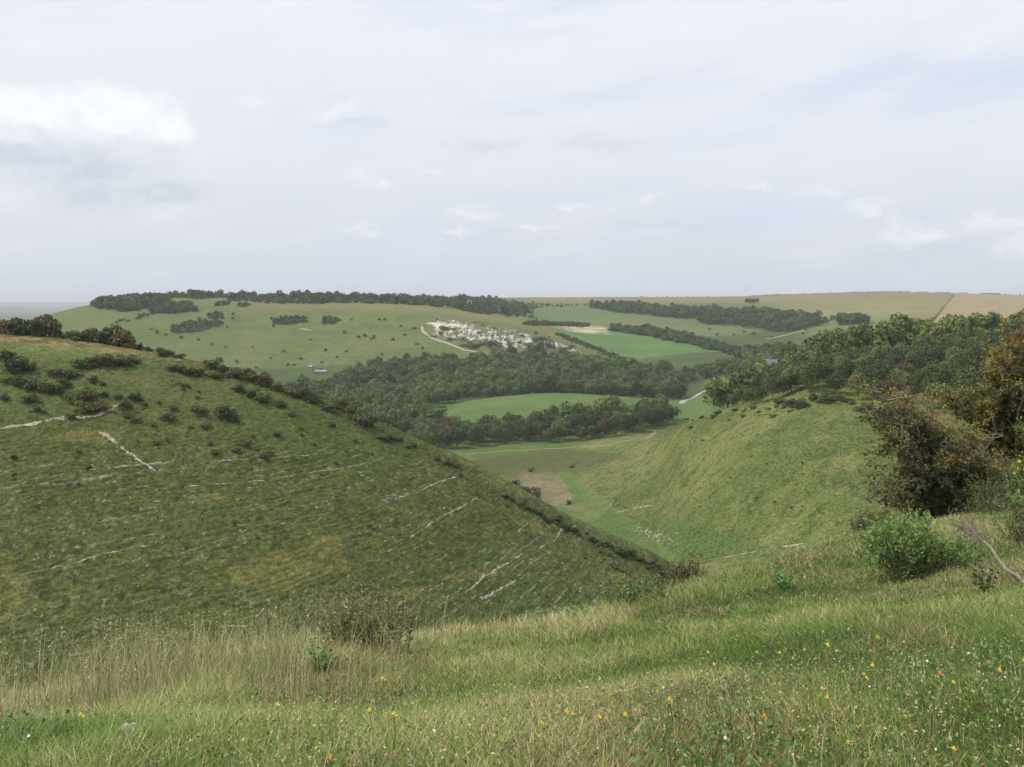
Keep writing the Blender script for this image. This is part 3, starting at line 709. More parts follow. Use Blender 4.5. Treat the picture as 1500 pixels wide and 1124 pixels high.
def tree(p, s, kind, label, group, name='broadleaf_tree', sq=None):
    v = int(rt.integers(4)); key = (name, kind, v)
    if key not in first:
        r = empty(name); c = link('crown', TREE_CROWN[kind][v], r); t = link('trunk', TREE_TRUNK[v % 3], r); first[key] = (r, [c, t])
    else:
        r0, ch = first[key]; r = r0.copy(); COL.objects.link(r)
        for c0 in ch:
            c = c0.copy(); c.parent = r; COL.objects.link(c)
    r.location = (float(p[0]), float(p[1]), float(p[2])); r.rotation_euler = (0, 0, rt.uniform(0, 6.28))
    w_ = s * rt.uniform(0.9, 1.15); r.scale = (w_, w_, s * (sq or rt.uniform(0.85, 1.2)))
    return tag(r, label, 'tree', group)


KL = {'dark': 'dark green', 'mid': 'lighter green', 'rust': 'rust tinged'}
WOOD1 = [(1003, 606), (1060, 600), (1100, 597), (1150, 584), (1200, 574), (1240, 586), (1275, 600), (1330, 612), (1560, 620), (1560, 494), (1440, 503), (1400, 508), (1300, 519), (1250, 527), (1180, 547), (1100, 579), (1060, 588), (1010, 598)]
W1 = scatter(WOOD1, 280, 478, 7.6, rt, wob=0.3)
W1 = W1[np.argsort(W1[:, 1])]
print('W1', len(W1))
for p in W1[:185]:
    k = rt.choice(['dark', 'mid', 'rust'], p=[0.60, 0.34, 0.06])
    pxx = proj(*p)[0]
    s = rt.uniform(0.72, 1.12) * (0.74 if pxx < 1130 else 1.0)
    tree(p, s, k, KL[k] + ' rounded tree in the wood covering the right hand hillside', 'trees of the right hillside wood')
WOOD2 = [(585, 652), (640, 662), (700, 656), (800, 650), (900, 641), (965, 625), (1000, 618), (990, 610), (930, 614), (850, 622), (760, 632), (690, 634), (640, 626), (600, 634)]
W2 = scatter(WOOD2, 570, 700, 8.8, rt, wob=0.3)
W2 = W2[np.argsort(W2[:, 1])]
print('W2', len(W2))
for p in W2[:105]:
    k = rt.choice(['dark', 'mid', 'rust'], p=[0.55, 0.37, 0.08]); s = rt.uniform(0.85, 1.4)
    tree(p, s, k, KL[k] + ' tree in the belt of woodland below the round topped green field', 'trees of the belt below the round field')

# the far wood: more crowns than one could count
FAR_T = [crown(400 + i, (4.6, 4.6, 4.4), 5.2, 9, 480, 1.1, 0.04, 0.28, lobe_r=(0.34, 0.58)) for i in range(6)]
FAR_B = [crown(420 + i, (2.2, 2.2, 1.5), 1.2, 6, 110, 1.0, 0.05, lobe_r=(0.4, 0.6)) for i in range(4)]


def mass(name, pts, tmpl, sizes, rg, mat, zs=(0.85, 1.25), tb=None):
    Qs, Ts = [], []
    for i, p in enumerate(pts):
        Q, t = tmpl[int(rg.integers(len(tmpl)))]; a = rg.uniform(0, 6.28); ca, sa = math.cos(a), math.sin(a)
        s = sizes[i] if hasattr(sizes, '__len__') and len(sizes) == len(pts) else rg.uniform(*sizes)
        q = Q.copy(); x = q[..., 0] * ca - q[..., 1] * sa; y = q[..., 0] * sa + q[..., 1] * ca
        q[..., 0] = x * s + p[0]; q[..., 1] = y * s + p[1]; q[..., 2] = q[..., 2] * s * rg.uniform(*zs) + p[2] - 0.3
        Qs.append(q); Ts.append(0.38 * t + 0.68 * (tb[i] if tb is not None else rg.random()) - 0.02)
    return link(name, quads_mesh(name, np.concatenate(Qs), mat, np.concatenate(Ts)))


WOOD3 = [(420, 650), (440, 580), (490, 566), (540, 540), (620, 535), (700, 531), (790, 521), (850, 531), (930, 545), (1000, 553), (1045, 545), (1085, 528), (1140, 530), (1140, 600), (1040, 596), (1000, 594), (640, 600), (612, 640), (560, 670)]
W3 = scatter(WOOD3, 640, 1215, 10.5, rt, wob=0.4, extra=lambda px, py, D: (((D > 885) & (px >= 640)) | (px < 640 - (D - 640) * 0.0)) & ~((px > 1000) & (px < 1075) & (D < 1045)))
print('W3', len(W3))
rest = np.concatenate([W1[185:], W2[105:], W3])
tb = np.clip(fbm(rest[:, 0] / 45, rest[:, 1] / 45, 77, 2) * 0.9 + 0.55 * rt.random(len(rest)) - 0.22, 0, 1)
o = mass('woodland', rest, FAR_T, (0.75, 1.65), rt, L_far, tb=tb)
tag(o, 'dense green woodland filling the valley below the chalk quarry', 'woodland', kind='stuff')

# bushes
BUSH = variants(4, lambda i: crown(500 + i, (1.0, 1.0, 0.72), 0.42, 15, 1100, 0.19, 0.15, lobe_r=(0.24, 0.46), far=0.95), {'scrub': L_scrub, 'green': L_mid, 'dark': L_dark, 'rust': L_rust}, 'foliage')
BUSH_LO = variants(3, lambda i: crown(540 + i, (1.0, 1.0, 0.72), 0.42, 9, 190, 0.33, 0.1, lobe_r=(0.28, 0.5), far=0.92), {'scrub': L_scrub, 'green': L_mid, 'dark': L_dark, 'rust': L_rust}, 'foliage')
KB = {'scrub': 'dull brownish green', 'green': 'fresh green', 'dark': 'dark green', 'rust': 'rust brown'}


def bush(px, py, w, kind, label, group, dmin, dmax, hs=1.0, name='scrub_bush', lo=False, cat='bush'):
    x, y, z = pick(px, py, dmin, dmax); r = w * y / F / 2
    src = BUSH_LO if lo else BUSH
    o = link(name, src[kind][int(rt.integers(len(src[kind])))])
    o.location = (x, y + r * 0.5, float(height(x, y + r * 0.5)) - 0.08 * r); o.rotation_euler = (0, 0, rt.uniform(0, 6.28))
    o.scale = (r * rt.uniform(0.92, 1.15), r * rt.uniform(0.85, 1.1), r * hs * rt.uniform(0.9, 1.25))
    return tag(o, label, cat, group)


S1 = [(8, 490, 40, 'rust', 1.4), (30, 492, 36, 'dark', 1.5), (50, 492, 34, 'scrub', 1.4), (68, 490, 36, 'rust', 1.7), (88, 490, 20, 'scrub', 1.2), (104, 499, 36, 'green', 0.9), (126, 492, 34, 'scrub', 1.4), (147, 497, 40, 'dark', 1.4), (173, 503, 44, 'rust', 1.4), (190, 506, 16, 'scrub', 1),
      (204, 508, 13, 'dark', 1.8), (216, 511, 15, 'dark', 1), (235, 523, 24, 'dark', 1.1), (248, 521, 14, 'scrub', 1), (262, 525, 18, 'scrub', 0.9)]
for px, py, w, k, hs in S1:
    bush(px, py, w, k, KB[k] + ' hawthorn bush on the brow of the left spur above tan grass', 'bushes along the brow of the left spur', 150, 262, hs * 0.8, 'hawthorn_bush')
S2 = [(311, 538, 34, 'scrub'), (328, 545, 28, 'dark'), (341, 549, 44, 'scrub'), (361, 554, 46, 'dark'), (368, 558, 32, 'scrub'), (384, 562, 38, 'rust'), (403, 567, 40, 'scrub'), (425, 578, 40, 'rust'), (440, 582, 34, 'scrub'), (455, 590, 34, 'dark'), (465, 586, 34, 'green'), (482, 598, 36, 'scrub'), (498, 604, 42, 'green'),
      (515, 610, 38, 'scrub'), (528, 622, 36, 'scrub'), (540, 628, 34, 'rust'), (556, 640, 28, 'scrub'), (570, 642, 22, 'scrub'), (584, 650, 18, 'dark'), (598, 656, 12, 'dark'), (606, 652, 14, 'scrub'), (640, 672, 14, 'scrub'), (655, 679, 17, 'dark'), (668, 689, 14, 'scrub'), (676, 694, 10, 'dark')]
for px, py, w, k in S2:
    w *= rt.uniform(0.6, 1.0); py += rt.uniform(-2, 7)
    bush(px, py, w, k, KB[k] + ' bush in the scrub along the crest of the left spur', 'scrub along the spur crest', 150, 262, rt.uniform(0.7, 1.1))
for i in range(32):
    t = i / 31 + rt.uniform(-0.01, 0.01); px = 735 + 235 * t; py = 725 + 108 * t + rt.uniform(-2, 7); w = rt.uniform(9, 21) * (0.6 + 0.6 * t); k = rt.choice(['dark', 'scrub', 'green'], p=[.5, .4, .1])
    bush(px, py + 4, w, k, KB[k] + ' low shrub on the scrubby edge of the spur', 'shrubs on the lower edge of the spur', 150, 240, 0.7)
S3 = [(8, 530, 30, 'scrub'), (20, 548, 40, 'dark'), (40, 546, 24, 'green'), (117, 541, 30, 'green'), (133, 540, 28, 'rust'), (147, 538, 34, 'scrub'), (160, 540, 26, 'green'), (180, 538, 32, 'scrub'), (200, 534, 13, 'dark'), (253, 546, 22, 'scrub'), (266, 548, 20, 'dark'), (280, 552, 26, 'scrub'), (294, 553, 22, 'rust'), (315, 556, 20, 'rust'),
      (85, 554, 30, 'scrub'), (100, 556, 30, 'dark'), (133, 562, 16, 'scrub'), (149, 567, 11, 'dark'),
      (8, 563, 28, 'green'), (25, 567, 30, 'green'), (44, 572, 30, 'dark'), (62, 576, 34, 'green'), (80, 580, 32, 'dark'), (92, 570, 24, 'green'), (108, 594, 30, 'green'), (126, 590, 30, 'rust'), (144, 604, 30, 'rust'), (122, 608, 36, 'green'), (150, 585, 16, 'dark'), (181, 602, 24, 'dark'), (196, 588, 20, 'scrub'), (172, 588, 14, 'scrub'),
      (40, 592, 28, 'scrub'), (4, 588, 18, 'scrub'), (104, 617, 16, 'rust'), (53, 605, 12, 'scrub'), (64, 609, 9, 'rust'), (199, 623, 18, 'scrub'), (224, 628, 12, 'dark'), (184, 614, 16, 'scrub'), (212, 596, 10, 'dark'), (245, 618, 26, 'scrub'), (291, 610, 28, 'scrub'), (331, 618, 36, 'scrub'), (301, 630, 15, 'scrub'), (253, 604, 13, 'scrub'), (229, 655, 10, 'rust'), (307, 655, 10, 'scrub'),
      (357, 656, 17, 'scrub'), (315, 668, 13, 'scrub'), (345, 664, 12, 'scrub'), (347, 576, 20, 'dark'), (368, 584, 24, 'dark'), (384, 592, 28, 'green'), (277, 571, 8, 'dark'), (288, 585, 8, 'scrub'), (410, 600, 18, 'scrub'), (428, 612, 14, 'scrub'), (19, 674, 11, 'dark'), (486, 628, 11, 'dark'), (441, 640, 9, 'dark'), (405, 641, 14, 'scrub'), (387, 674, 18, 'rust'), (395, 670, 10, 'scrub'),
      (130, 690, 9, 'dark'), (20, 698, 7, 'dark'), (114, 714, 5, 'dark'), (857, 820, 6, 'dark'), (880, 812, 8, 'scrub'), (900, 834, 15, 'scrub'), (915, 842, 13, 'dark'), (893, 818, 10, 'scrub'), (742, 742, 5, 'scrub'), (460, 655, 8, 'scrub'), (520, 650, 8, 'scrub'), (545, 668, 6, 'dark')]
for px, py, w, k in S3:
    bush(px, py, w, k, KB[k] + ' bush scattered on the grazed face of the left spur', 'bushes scattered on the left spur', 140, 262, 0.85)
for i in range(44):
    px = rt.uniform(0, 560); lo_ = 540 if px < 250 else 540 + (px - 250) * 0.42; py = lo_ + abs(rt.normal()) * 60 + 8; w = rt.uniform(4, 11); k = rt.choice(['dark', 'scrub', 'rust', 'green'], p=[.3, .4, .15, .15])
    bush(px, py, w, k, KB[k] + ' bush scattered on the grazed face of the left spur', 'bushes scattered on the left spur', 140, 262, 0.8, lo=True)
# valley floor
for px, py, s, k, l in [(754, 722, 0.62, 'dark', 'dark tree at the left end of the short row on the valley floor'), (768, 732, 0.75, 'dark', 'dark tree in the middle of the short row on the valley floor'), (782, 743, 0.85, 'dark', 'tallest tree of the short row on the valley floor beside the spur')]:
    tree(pick(px, py, 262, 600), s, k, l, None)
bush(778, 692, 9, 'dark', 'small round bush at the top of the bare brown patch', None, 300, 600, 1.1)
bush(833, 740, 9, 'dark', 'lone dark bush at the foot of the bare brown patch', None, 262, 600, 1.5)
bush(838, 686, 8, 'green', 'small green bush where the valley floor meets the right slope', None, 262, 600, 1.0)
for i in range(46):
    t = rt.random(); px = 1008 + 300 * t; py = float(np.interp(px, [1000, 1060, 1100, 1150, 1200, 1240, 1310], [616, 606, 602, 592, 584, 592, 612])) + abs(rt.normal()) * 9 - 3; w = rt.uniform(7, 24) * (0.6 if px < 1130 else 1)
    k = rt.choice(['dark', 'green', 'scrub'])
    bush(px, py, w, k, KB[k] + ' shrub on the grassy fringe of the right hillside wood', 'shrubs fringing the right hillside wood', 262, 470, rt.uniform(0.5, 1.0))
for i in range(26):
    px = rt.uniform(960, 1240); py = rt.uniform(640, 770)
    if px < 1000 and py > 760: continue
    bush(px, py, rt.uniform(3.5, 8), 'green', 'tiny green shrub dotted on the smooth right hand slope', 'shrubs dotted on the right slope', 240, 520, 0.6, lo=True)
# the hill with the quarry
DOTS = [(370, 510), (396, 526), (431, 537), (422, 537), (493, 525), (507, 517), (471, 533), (611, 507), (619, 512), (543, 499), (548, 497), (607, 483), (515, 470), (563, 470), (555, 471), (441, 528), (477, 515), (593, 493), (534, 495), (525, 496), (243, 492), (309, 507), (187, 473), (221, 485), (332, 481), (341, 469), (340, 463), (708, 478), (785, 490), (804, 495), (356, 545), (375, 540), (347, 533), (290, 500), (265, 496), (230, 490), (400, 480), (455, 500), (505, 490), (470, 545), (452, 540), (415, 517), (330, 510), (575, 500), (586, 480), (640, 470), (545, 530), (560, 522), (520, 540)]
for px, py in DOTS:
    bush(px, py, rt.uniform(4, 8), rt.choice(['dark', 'scrub']), 'small dark bush dotted on the open hillside left of the chalk quarry', 'bushes dotted on the quarry hill', 1100, 1560, 1.1, lo=True)
for px, py, w, k in [(650, 486, 17, 'scrub'), (669, 498, 9, 'dark'), (688, 511, 34, 'green'), (706, 508, 20, 'dark'), (720, 512, 28, 'green'), (794, 512, 34, 'dark'), (775, 511, 22, 'green'), (808, 512, 18, 'scrub'), (723, 482, 9, 'dark'), (836, 512, 13, 'dark'), (636, 494, 9, 'scrub'), (680, 502, 14, 'green'), (740, 500, 8, 'scrub'), (760, 503, 10, 'scrub'), (645, 492, 8, 'green'), (660, 500, 12, 'green'), (665, 484, 7, 'scrub'), (700, 492, 8, 'scrub'), (712, 500, 9, 'green'), (730, 494, 7, 'green'), (748, 508, 14, 'green'), (765, 494, 7, 'scrub'), (782, 500, 8, 'green')]:
    bush(px, py, w, k, KB[k] + ' bush growing in the white chalk quarry', 'bushes in the chalk quarry', 1150, 1480, 0.7, lo=True)
for px, py, w in [(1105, 491, 7), (1177, 491, 6), (1193, 499, 12), (1040, 484, 5), (1060, 478, 5), (1075, 492, 5), (1090, 488, 5), (1130, 496, 6), (1210, 486, 5), (1050, 492, 6), (1068, 470, 5), (1022, 466, 5)]:
    bush(px, py, w, 'dark', 'small dark bush dotted on the far slope right of the bright green field', 'bushes dotted on the far slope', 1300, 2400, 1.2, lo=True)


def thicket(poly, dmin, dmax, sp, sizes, label, name='thicket', cat='thicket', tmpl=None, group=None, zs=(0.8, 1.3), kind=None):
    pts = scatter(poly, dmin, dmax, sp, rt, wob=0.6)
    if len(pts) == 0: print('EMPTY', label); return
    o = mass(name, pts, tmpl or FAR_B, sizes, rt, L_far, zs, tb=0.6 * rt.random(len(pts)))
    return tag(o, label, cat, group, kind)


def box(x0, y0, x1, y1): return [(x0, y0), (x1, y0), (x1, y1), (x0, y1)]


thicket([(138, 449), (150, 443), (200, 440), (240, 438), (245, 446), (225, 452), (190, 456), (158, 455)], 1330, 1640, 6.5, (1.6, 3.7), 'large dark wood capping the left end of the far hilltop')
thicket([(218, 456), (240, 449), (284, 446), (286, 456), (255, 459), (228, 460)], 1300, 1600, 4.6, (1.0, 2.6), 'dark scrub wedge just below the wood on the far hilltop')
thicket([(198, 468), (208, 461), (222, 459), (222, 462), (206, 469)], 1300, 1600, 4.5, (0.7, 1.1), 'short strip of scrub below the left hilltop wood')
thicket([(160, 478), (172, 471), (184, 467), (184, 470), (168, 479)], 1300, 1600, 4.5, (0.7, 1.0), 'lowest and leftmost strip of scrub on the far hill')
thicket([(254, 480), (266, 474), (290, 469), (322, 471), (324, 478), (300, 484), (275, 489), (258, 490)], 1250, 1560, 4.6, (0.9, 1.4), 'oblong dark thicket alone on the left open hillside')
thicket([(297, 466), (305, 460), (322, 460), (327, 467), (310, 469)], 1250, 1560, 4.6, (0.9, 1.5), 'small thicket touching the upper end of the oblong one')
thicket(box(318, 442, 334, 448), 1300, 1640, 4.6, (0.8, 1.3), 'small rounded thicket below the middle of the hilltop wood')
thicket(box(347, 445, 366, 450), 1300, 1640, 4.6, (0.8, 1.3), 'small thicket hanging below the hilltop tree belt')
thicket([(395, 474), (400, 468), (420, 464), (446, 464), (448, 472), (425, 476), (400, 478)], 1250, 1560, 4.6, (0.9, 1.4), 'long dark thicket in the middle of the open hillside')
thicket([(467, 472), (475, 465), (490, 465), (500, 470), (495, 475), (474, 476)], 1250, 1560, 4.6, (0.9, 1.6), 'dark thicket with a pointed top beside the long one')
b = scatter([(245, 438), (330, 438), (372, 445), (470, 448), (560, 450), (640, 457), (700, 460), (775, 466), (775, 448), (740, 440), (700, 438), (600, 438), (500, 434), (380, 430), (300, 430), (250, 430)], 1500, 2580, 9.0, rt, extra=lambda px, py, D: (fbm(px / 22, D / 60, 5, 3) > np.where(px > 600, 0.47, 0.2)))
print('belt', len(b))
o = mass('scrub_belt', b, FAR_B, np.where(rt.random(len(b)) < 0.12, 3.6, 1.6) * rt.uniform(0.7, 1.3, len(b)) * np.where(rt.random(len(b)) < 0.5, 1, 0.8), rt, L_far, (0.7, 1.2), tb=0.5 * rt.random(len(b)))
tag(o, 'dark scrub and trees running along the far hilltop', 'scrub', kind='stuff')
for px, D, s, l in [(484, 1640, 1.0, 'tall round tree standing at the left of three on the far hilltop'), (500, 1650, 0.85, 'middle one of three round trees on the far hilltop'), (526, 1650, 0.95, 'right one of three round trees on the far hilltop'), (649, 1700, 1.45, 'tallest tree on the far skyline above the quarry'), (678, 1720, 1.2, 'broad tree left of the pale house on the skyline'), (700, 1740, 1.15, 'broad tree right of the pale house on the skyline'), (715, 1740, 1.2, 'last large tree at the right end of the hilltop belt'),
                    (280, 1600, 0.95, 'skyline tree above the small round thicket on the hilltop'), (350, 1630, 1.0, 'skyline tree at the end of the hilltop wood')]:
    x = (px - CX) / F * D; tree((x, D, float(height(x, D)) - 0.5), s * 1.15, 'dark', l, None, 'hilltop_tree')
for px in (296, 306, 318, 330, 340, 358, 366, 264, 254):
    D = 1600 + rt.uniform(-30, 40); x = (px - CX) / F * D; tree((x, D, float(height(x, D)) - 1), rt.uniform(0.75, 1.05), 'dark', 'dark tree in the row along the hilltop skyline', 'row of hilltop trees', 'hilltop_tree')
FT2 = [crown(440 + i, (4.6, 4.6, 3.6), 4.2, 8, 150, 2.0, 0.05, lobe_r=(0.36, 0.58)) for i in range(3)]
thicket([(866, 450), (900, 447), (935, 450), (1000, 456), (1060, 456), (1062, 463), (1000, 467), (950, 463), (900, 457), (868, 453)], 1700, 2500, 8, (0.5, 1.6), 'long belt of trees crossing the far slope below the straw fields', 'tree_belt', 'tree belt', FT2)
thicket([(1030, 470), (1050, 462), (1100, 458), (1170, 466), (1202, 470), (1200, 476), (1170, 485), (1135, 488), (1100, 480), (1060, 476), (1034, 478)], 1500, 2400, 9, (0.6, 1.9), 'large dark wood on the far slope right of centre', 'copse', 'wood', FT2)
thicket([(1222, 472), (1240, 469), (1265, 472), (1284, 476), (1270, 482), (1238, 483), (1236, 477)], 1500, 2400, 8, (0.6, 1.7), 'small dark copse isolated on the far straw slope', 'copse', 'wood', FT2)
thicket([(1098, 441), (1112, 441), (1112, 445), (1098, 445)], 1900, 2600, 8, (0.6, 0.9), 'tiny copse high on the far straw field', 'copse', 'wood', FT2)
thicket([(764, 474), (800, 472), (860, 476), (858, 480), (800, 477), (764, 479)], 1400, 1960, 5.5, (0.8, 1.4), 'hedge along the upper left edge of the chalky green field', 'hedge', 'hedge')
thicket([(897, 480), (940, 483), (1000, 492), (1040, 506), (1100, 520), (1095, 524), (1030, 510), (985, 500), (930, 490), (897, 484)], 1200, 1960, 5.5, (0.9, 3.2), 'tall hedge along the far right edge of the chalky green field', 'hedge', 'hedge')
thicket([(1095, 515), (1130, 512), (1185, 515), (1190, 524), (1140, 526), (1100, 524)], 1000, 1700, 6.5, (0.7, 1.1), 'dark copse beyond the farm roofs', 'copse', 'wood', FT2)
thicket([(815, 488), (840, 497), (870, 508), (905, 522), (938, 534), (936, 538), (900, 526), (865, 512), (835, 501), (813, 491)], 1180, 1520, 4.2, (0.5, 1.2), 'thin hedge descending between the quarry hill and the green field', 'hedge', 'hedge')
thicket([(740, 446), (860, 446), (864, 450), (740, 450)], 1700, 2560, 14, (0.9, 1.6), 'broken hedge across the far fields above the green slope', 'hedge', 'hedge')


def hedge_line(pts, D, sp, sizes, label, name='hedge', cat='hedge'):
    q = []
    for (x0, y0), (x1, y1) in zip(pts[:-1], pts[1:]):
        n_ = max(2, int(abs(x1 - x0) / F * D / sp))
        for t in np.linspace(0, 1, n_, endpoint=False):
            px = x0 + (x1 - x0) * t; X = (px - CX) / F * D; q.append((X, D + rt.uniform(-3, 3), float(height(X, D))))
    return tag(mass(name, q, FAR_B, sizes, rt, L_far, (0.6, 1.0), tb=0.3 * rt.random(len(q))), label, cat)


hedge_line([(1100, 0), (1335, 0)], 2570, 4.5, (0.7, 1.3), 'thin dark hedge along the far right skyline')
hedge_line([(940, 0), (1045, 0)], 2580, 12, (0.6, 1.6), 'patchy low hedge on the middle of the far skyline')
hedge_line([(1345, 0), (1362, 0)], 2570, 6, (0.9, 1.5), 'short clump of skyline bushes right of the thin hedge')
hedge_line([(1374, 0), (1396, 0)], 2570, 6, (0.8, 1.3), 'low clump of skyline bushes near the field boundary')
hedge_line([(1408, 0), (1420, 0)], 2570, 6, (1.0, 1.7), 'rounded clump of skyline bushes right of the field boundary')
hedge_line([(1436, 0), (1470, 0)], 2570, 6, (1.0, 2.0), 'tall clump of skyline bushes near the right picture edge')
hedge_line([(1472, 0), (1540, 0)], 2570, 9, (0.8, 1.4), 'long clump of skyline bushes at the right picture edge')
hb = []
for t in np.linspace(0, 1, 40):
    py = 433 + 40 * t; px = 1399 - (py - 430) * 0.80 + rt.uniform(-0.8, 0.8); hb.append(pick(px, py, 1200, 2600))
tag(mass('hedge', hb, FAR_B, (0.5, 1.1), rt, L_far, (0.5, 0.8), tb=0.5 + 0.4 * rt.random(len(hb))), 'low hedge running down between the two straw fields', 'hedge')

# ------------------------------------------------------------------ buildings in the valley
M_wall = flat_mat('flint_and_render', (0.27, 0.245, 0.20), 0.9, scale=0.8); M_white = flat_mat('whitewash', (0.72, 0.70, 0.66), 0.9, amount=0.08)
M_tile = flat_mat('red_roof_tiles', (0.27, 0.155, 0.12), 0.85, amount=0.25, scale=1.0); M_slate = flat_mat('grey_slates', (0.15, 0.15, 0.165), 0.8, amount=0.2, scale=1.0)
M_sheet = flat_mat('pale_sheet_roof', (0.27, 0.29, 0.30), 0.6, amount=0.1); M_glass = flat_mat('dark_window', (0.03, 0.035, 0.04), 0.2, 0.5)


def bq(x0, x1, y0, y1, z0, z1):
    a = [(x0, y0, z0), (x1, y0, z0), (x1, y1, z0), (x0, y1, z0), (x0, y0, z1), (x1, y0, z1), (x1, y1, z1), (x0, y1, z1)]
    return np.array([[a[i] for i in f] for f in ((0, 3, 2, 1), (4, 5, 6, 7), (0, 1, 5, 4), (1, 2, 6, 5), (2, 3, 7, 6), (3, 0, 4, 7))], float)


def building(name, px, D, w, d, h, rh, rot, wall, roof, label, cat, chimney=True, nwin=3, dz=0.0):
    x = (px - CX) / F * D; r = empty(name, (x, D, float(height(x, D)) + dz)); r.rotation_euler = (0, 0, R(rot))
    Wq = list(bq(-w / 2, w / 2, -d / 2, d / 2, -4, h))
    for sx in (-1, 1):
        X = sx * w / 2; Wq.append(np.array([(X, -d / 2, h), (X, d / 2, h), (X, 0, h + rh), (X, 0, h + rh)]))
    link('wall', quads_mesh('wall', np.array(Wq), wall), r)
    e = 0.4; t = 0.25; rq = []
    for sy in (-1, 1):
        lo = [(-w / 2 - e, sy * (d / 2 + e), h - e * rh / (d / 2)), (w / 2 + e, sy * (d / 2 + e), h - e * rh / (d / 2)), (w / 2 + e, 0, h + rh), (-w / 2 - e, 0, h + rh)]
        lo = np.array(lo); up = lo + A(0, 0, t); rq += [lo, up]
        for i in range(4): rq.append(np.array([lo[i], lo[(i + 1) % 4], up[(i + 1) % 4], up[i]]))
    rf = link('roof', quads_mesh('roof', np.array(rq), roof), r)
    if chimney: link('chimney', quads_mesh('chimney', bq(w * 0.3, w * 0.3 + 0.9, -0.45, 0.45, h + rh * 0.4, h + rh + 1.4), M_tile), rf)
    for i in range(nwin):
        xx = -w / 2 + w * (i + 0.5) / nwin
        link('window', quads_mesh('window', bq(xx - 0.5, xx + 0.5, -d / 2 - 0.04, -d / 2 + 0.05, h * 0.45, h * 0.45 + 1.1), M_glass), r)
    return tag(r, label, cat)


building('barn', 1120, 800, 13, 8, 3.5, 3.4, 10, M_wall, M_tile, 'red tiled barn roof showing above the trees in the valley', 'barn', False, 0, 6.2)
building('barn', 1127, 825, 12, 8, 4.5, 4.2, -20, M_wall, M_slate, 'grey slate roofed barn behind the red tiled one', 'barn', False, 2, 9.0)
building('farmhouse', 1123, 880, 5, 7, 8.0, 3.4, 75, M_wall, M_tile, 'tall pale gabled farmhouse behind the two barn roofs', 'house', True, 2, 9.0)
building('cottage', 1155, 900, 7, 6, 5.0, 2.6, 15, M_white, M_slate, 'small white cottage at the edge of the right hillside wood', 'house', True, 2, 2.0)
building('farm_shed', 470, 1120, 11, 7, 2.0, 1.4, 8, M_wall, M_sheet, 'long low shed with pale grey roof at the left edge of the valley wood', 'shed', False, 0, 1.0)
building('cottage', 456, 1150, 4, 4, 2.6, 1.4, -25, M_wall, M_sheet, 'little white building beside the long low shed', 'house', False, 1, 2.0)
building('cottage', 688, 1735, 7, 6, 3.6, 2.2, 5, M_white, M_slate, 'pale house between broad trees on the far skyline', 'house', True, 3, 6.5)

# loose chalk at the valley foot and on the spur
rk = np.random.default_rng(31)


def stones(name, spots, mat, label):
    Qs = []
    for (x, y, z, s) in spots:
        th = np.linspace(0, 2 * np.pi, 6, endpoint=False); r0 = s * rk.uniform(0.6, 1.2, 6)
        lo = np.stack([np.cos(th) * r0, np.sin(th) * r0, np.full(6, -0.3 * s)], -1); up = lo * A(0.65, 0.65, 0) + A(0, 0, 1) * (s * rk.uniform(0.25, 0.6, (6, 1)))
        c = up.mean(0) + A(0, 0, 0.1 * s); B = A(x, y, z)
        for i in range(6):
            j = (i + 1) % 6; Qs.append(np.array([lo[i], lo[j], up[j], up[i]]) + B); Qs.append(np.array([up[i], up[j], c, c]) + B)
    return tag(link(name, quads_mesh(name, np.array(Qs), mat)), label, 'stones', kind='stuff')


sp_ = []
for i in range(150):
    t = rk.random(); px = 928 + 62 * t + rk.normal() * 4; py = 773 + 22 * t + rk.normal() * 4.5; x, y, z = pick(px, py, 240, 420); sp_.append((x, y, z, rk.uniform(0.1, 0.42) * (1.6 if rk.random() < 0.12 else 1)))
stones('chalk_rubble', sp_, m_chalk, 'white chalk rubble spilled at the foot of the right slope')
sp_ = []
for i in range(2600):
    px = rk.uniform(622, 842); py = rk.uniform(468, 518)
    if ell(np.array(px), np.array(py), 672, 486, 42, 13, 10, 0.35, 84) > 0.95 and ell(np.array(px), np.array(py), 742, 497, 52, 12, 8, 0.35, 85) > 0.95 and ell(np.array(px), np.array(py), 815, 509, 40, 6, 14, 0.3, 86) > 0.95: continue
    x, y, z = pick(px, py, 1150, 1480)
    if fbm(np.array(x / 9), np.array(z / 2.0), 83, 4, 0.6) < 0.5 or rk.random() < 0.6: continue
    sp_.append((x, y, z, rk.uniform(0.5, 1.5) * (1.7 if rk.random() < 0.1 else 1)))
print('quarry', len(sp_))
stones('quarry_blocks', sp_, flat_mat('fresh_chalk', (0.60, 0.58, 0.53), amount=0.2, scale=0.5), 'broken white chalk blocks lying in the hillside quarry')
sp_ = []
for i in range(420):
    px = rk.uniform(0, 900); py = rk.uniform(640, 930)
    if fbm(px / 60, py / 22, 3, 3) < 0.5: continue
    x, y, z = pick(px, py, 140, 230)
    if y > 228: continue
    sp_.append((x, y, z, rk.uniform(0.05, 0.15)))
stones('chalk_stones', sp_, m_chalk, 'loose white chalk stones strewn along the sheep tracks')
for px, py, w, l in [(260, 528, 4, 'white chalk scrape on the brow of the left spur'), (482, 603, 6, 'small white chalk scrape among the crest scrub')]:
    x, y, z = pick(px, py, 150, 262); o = stones('chalk_scrape', [(x + rk.normal() * 0.4, y + rk.normal() * 0.3, z, 0.25) for _ in range(9)], m_chalk, l)

# ------------------------------------------------------------------ close to the camera


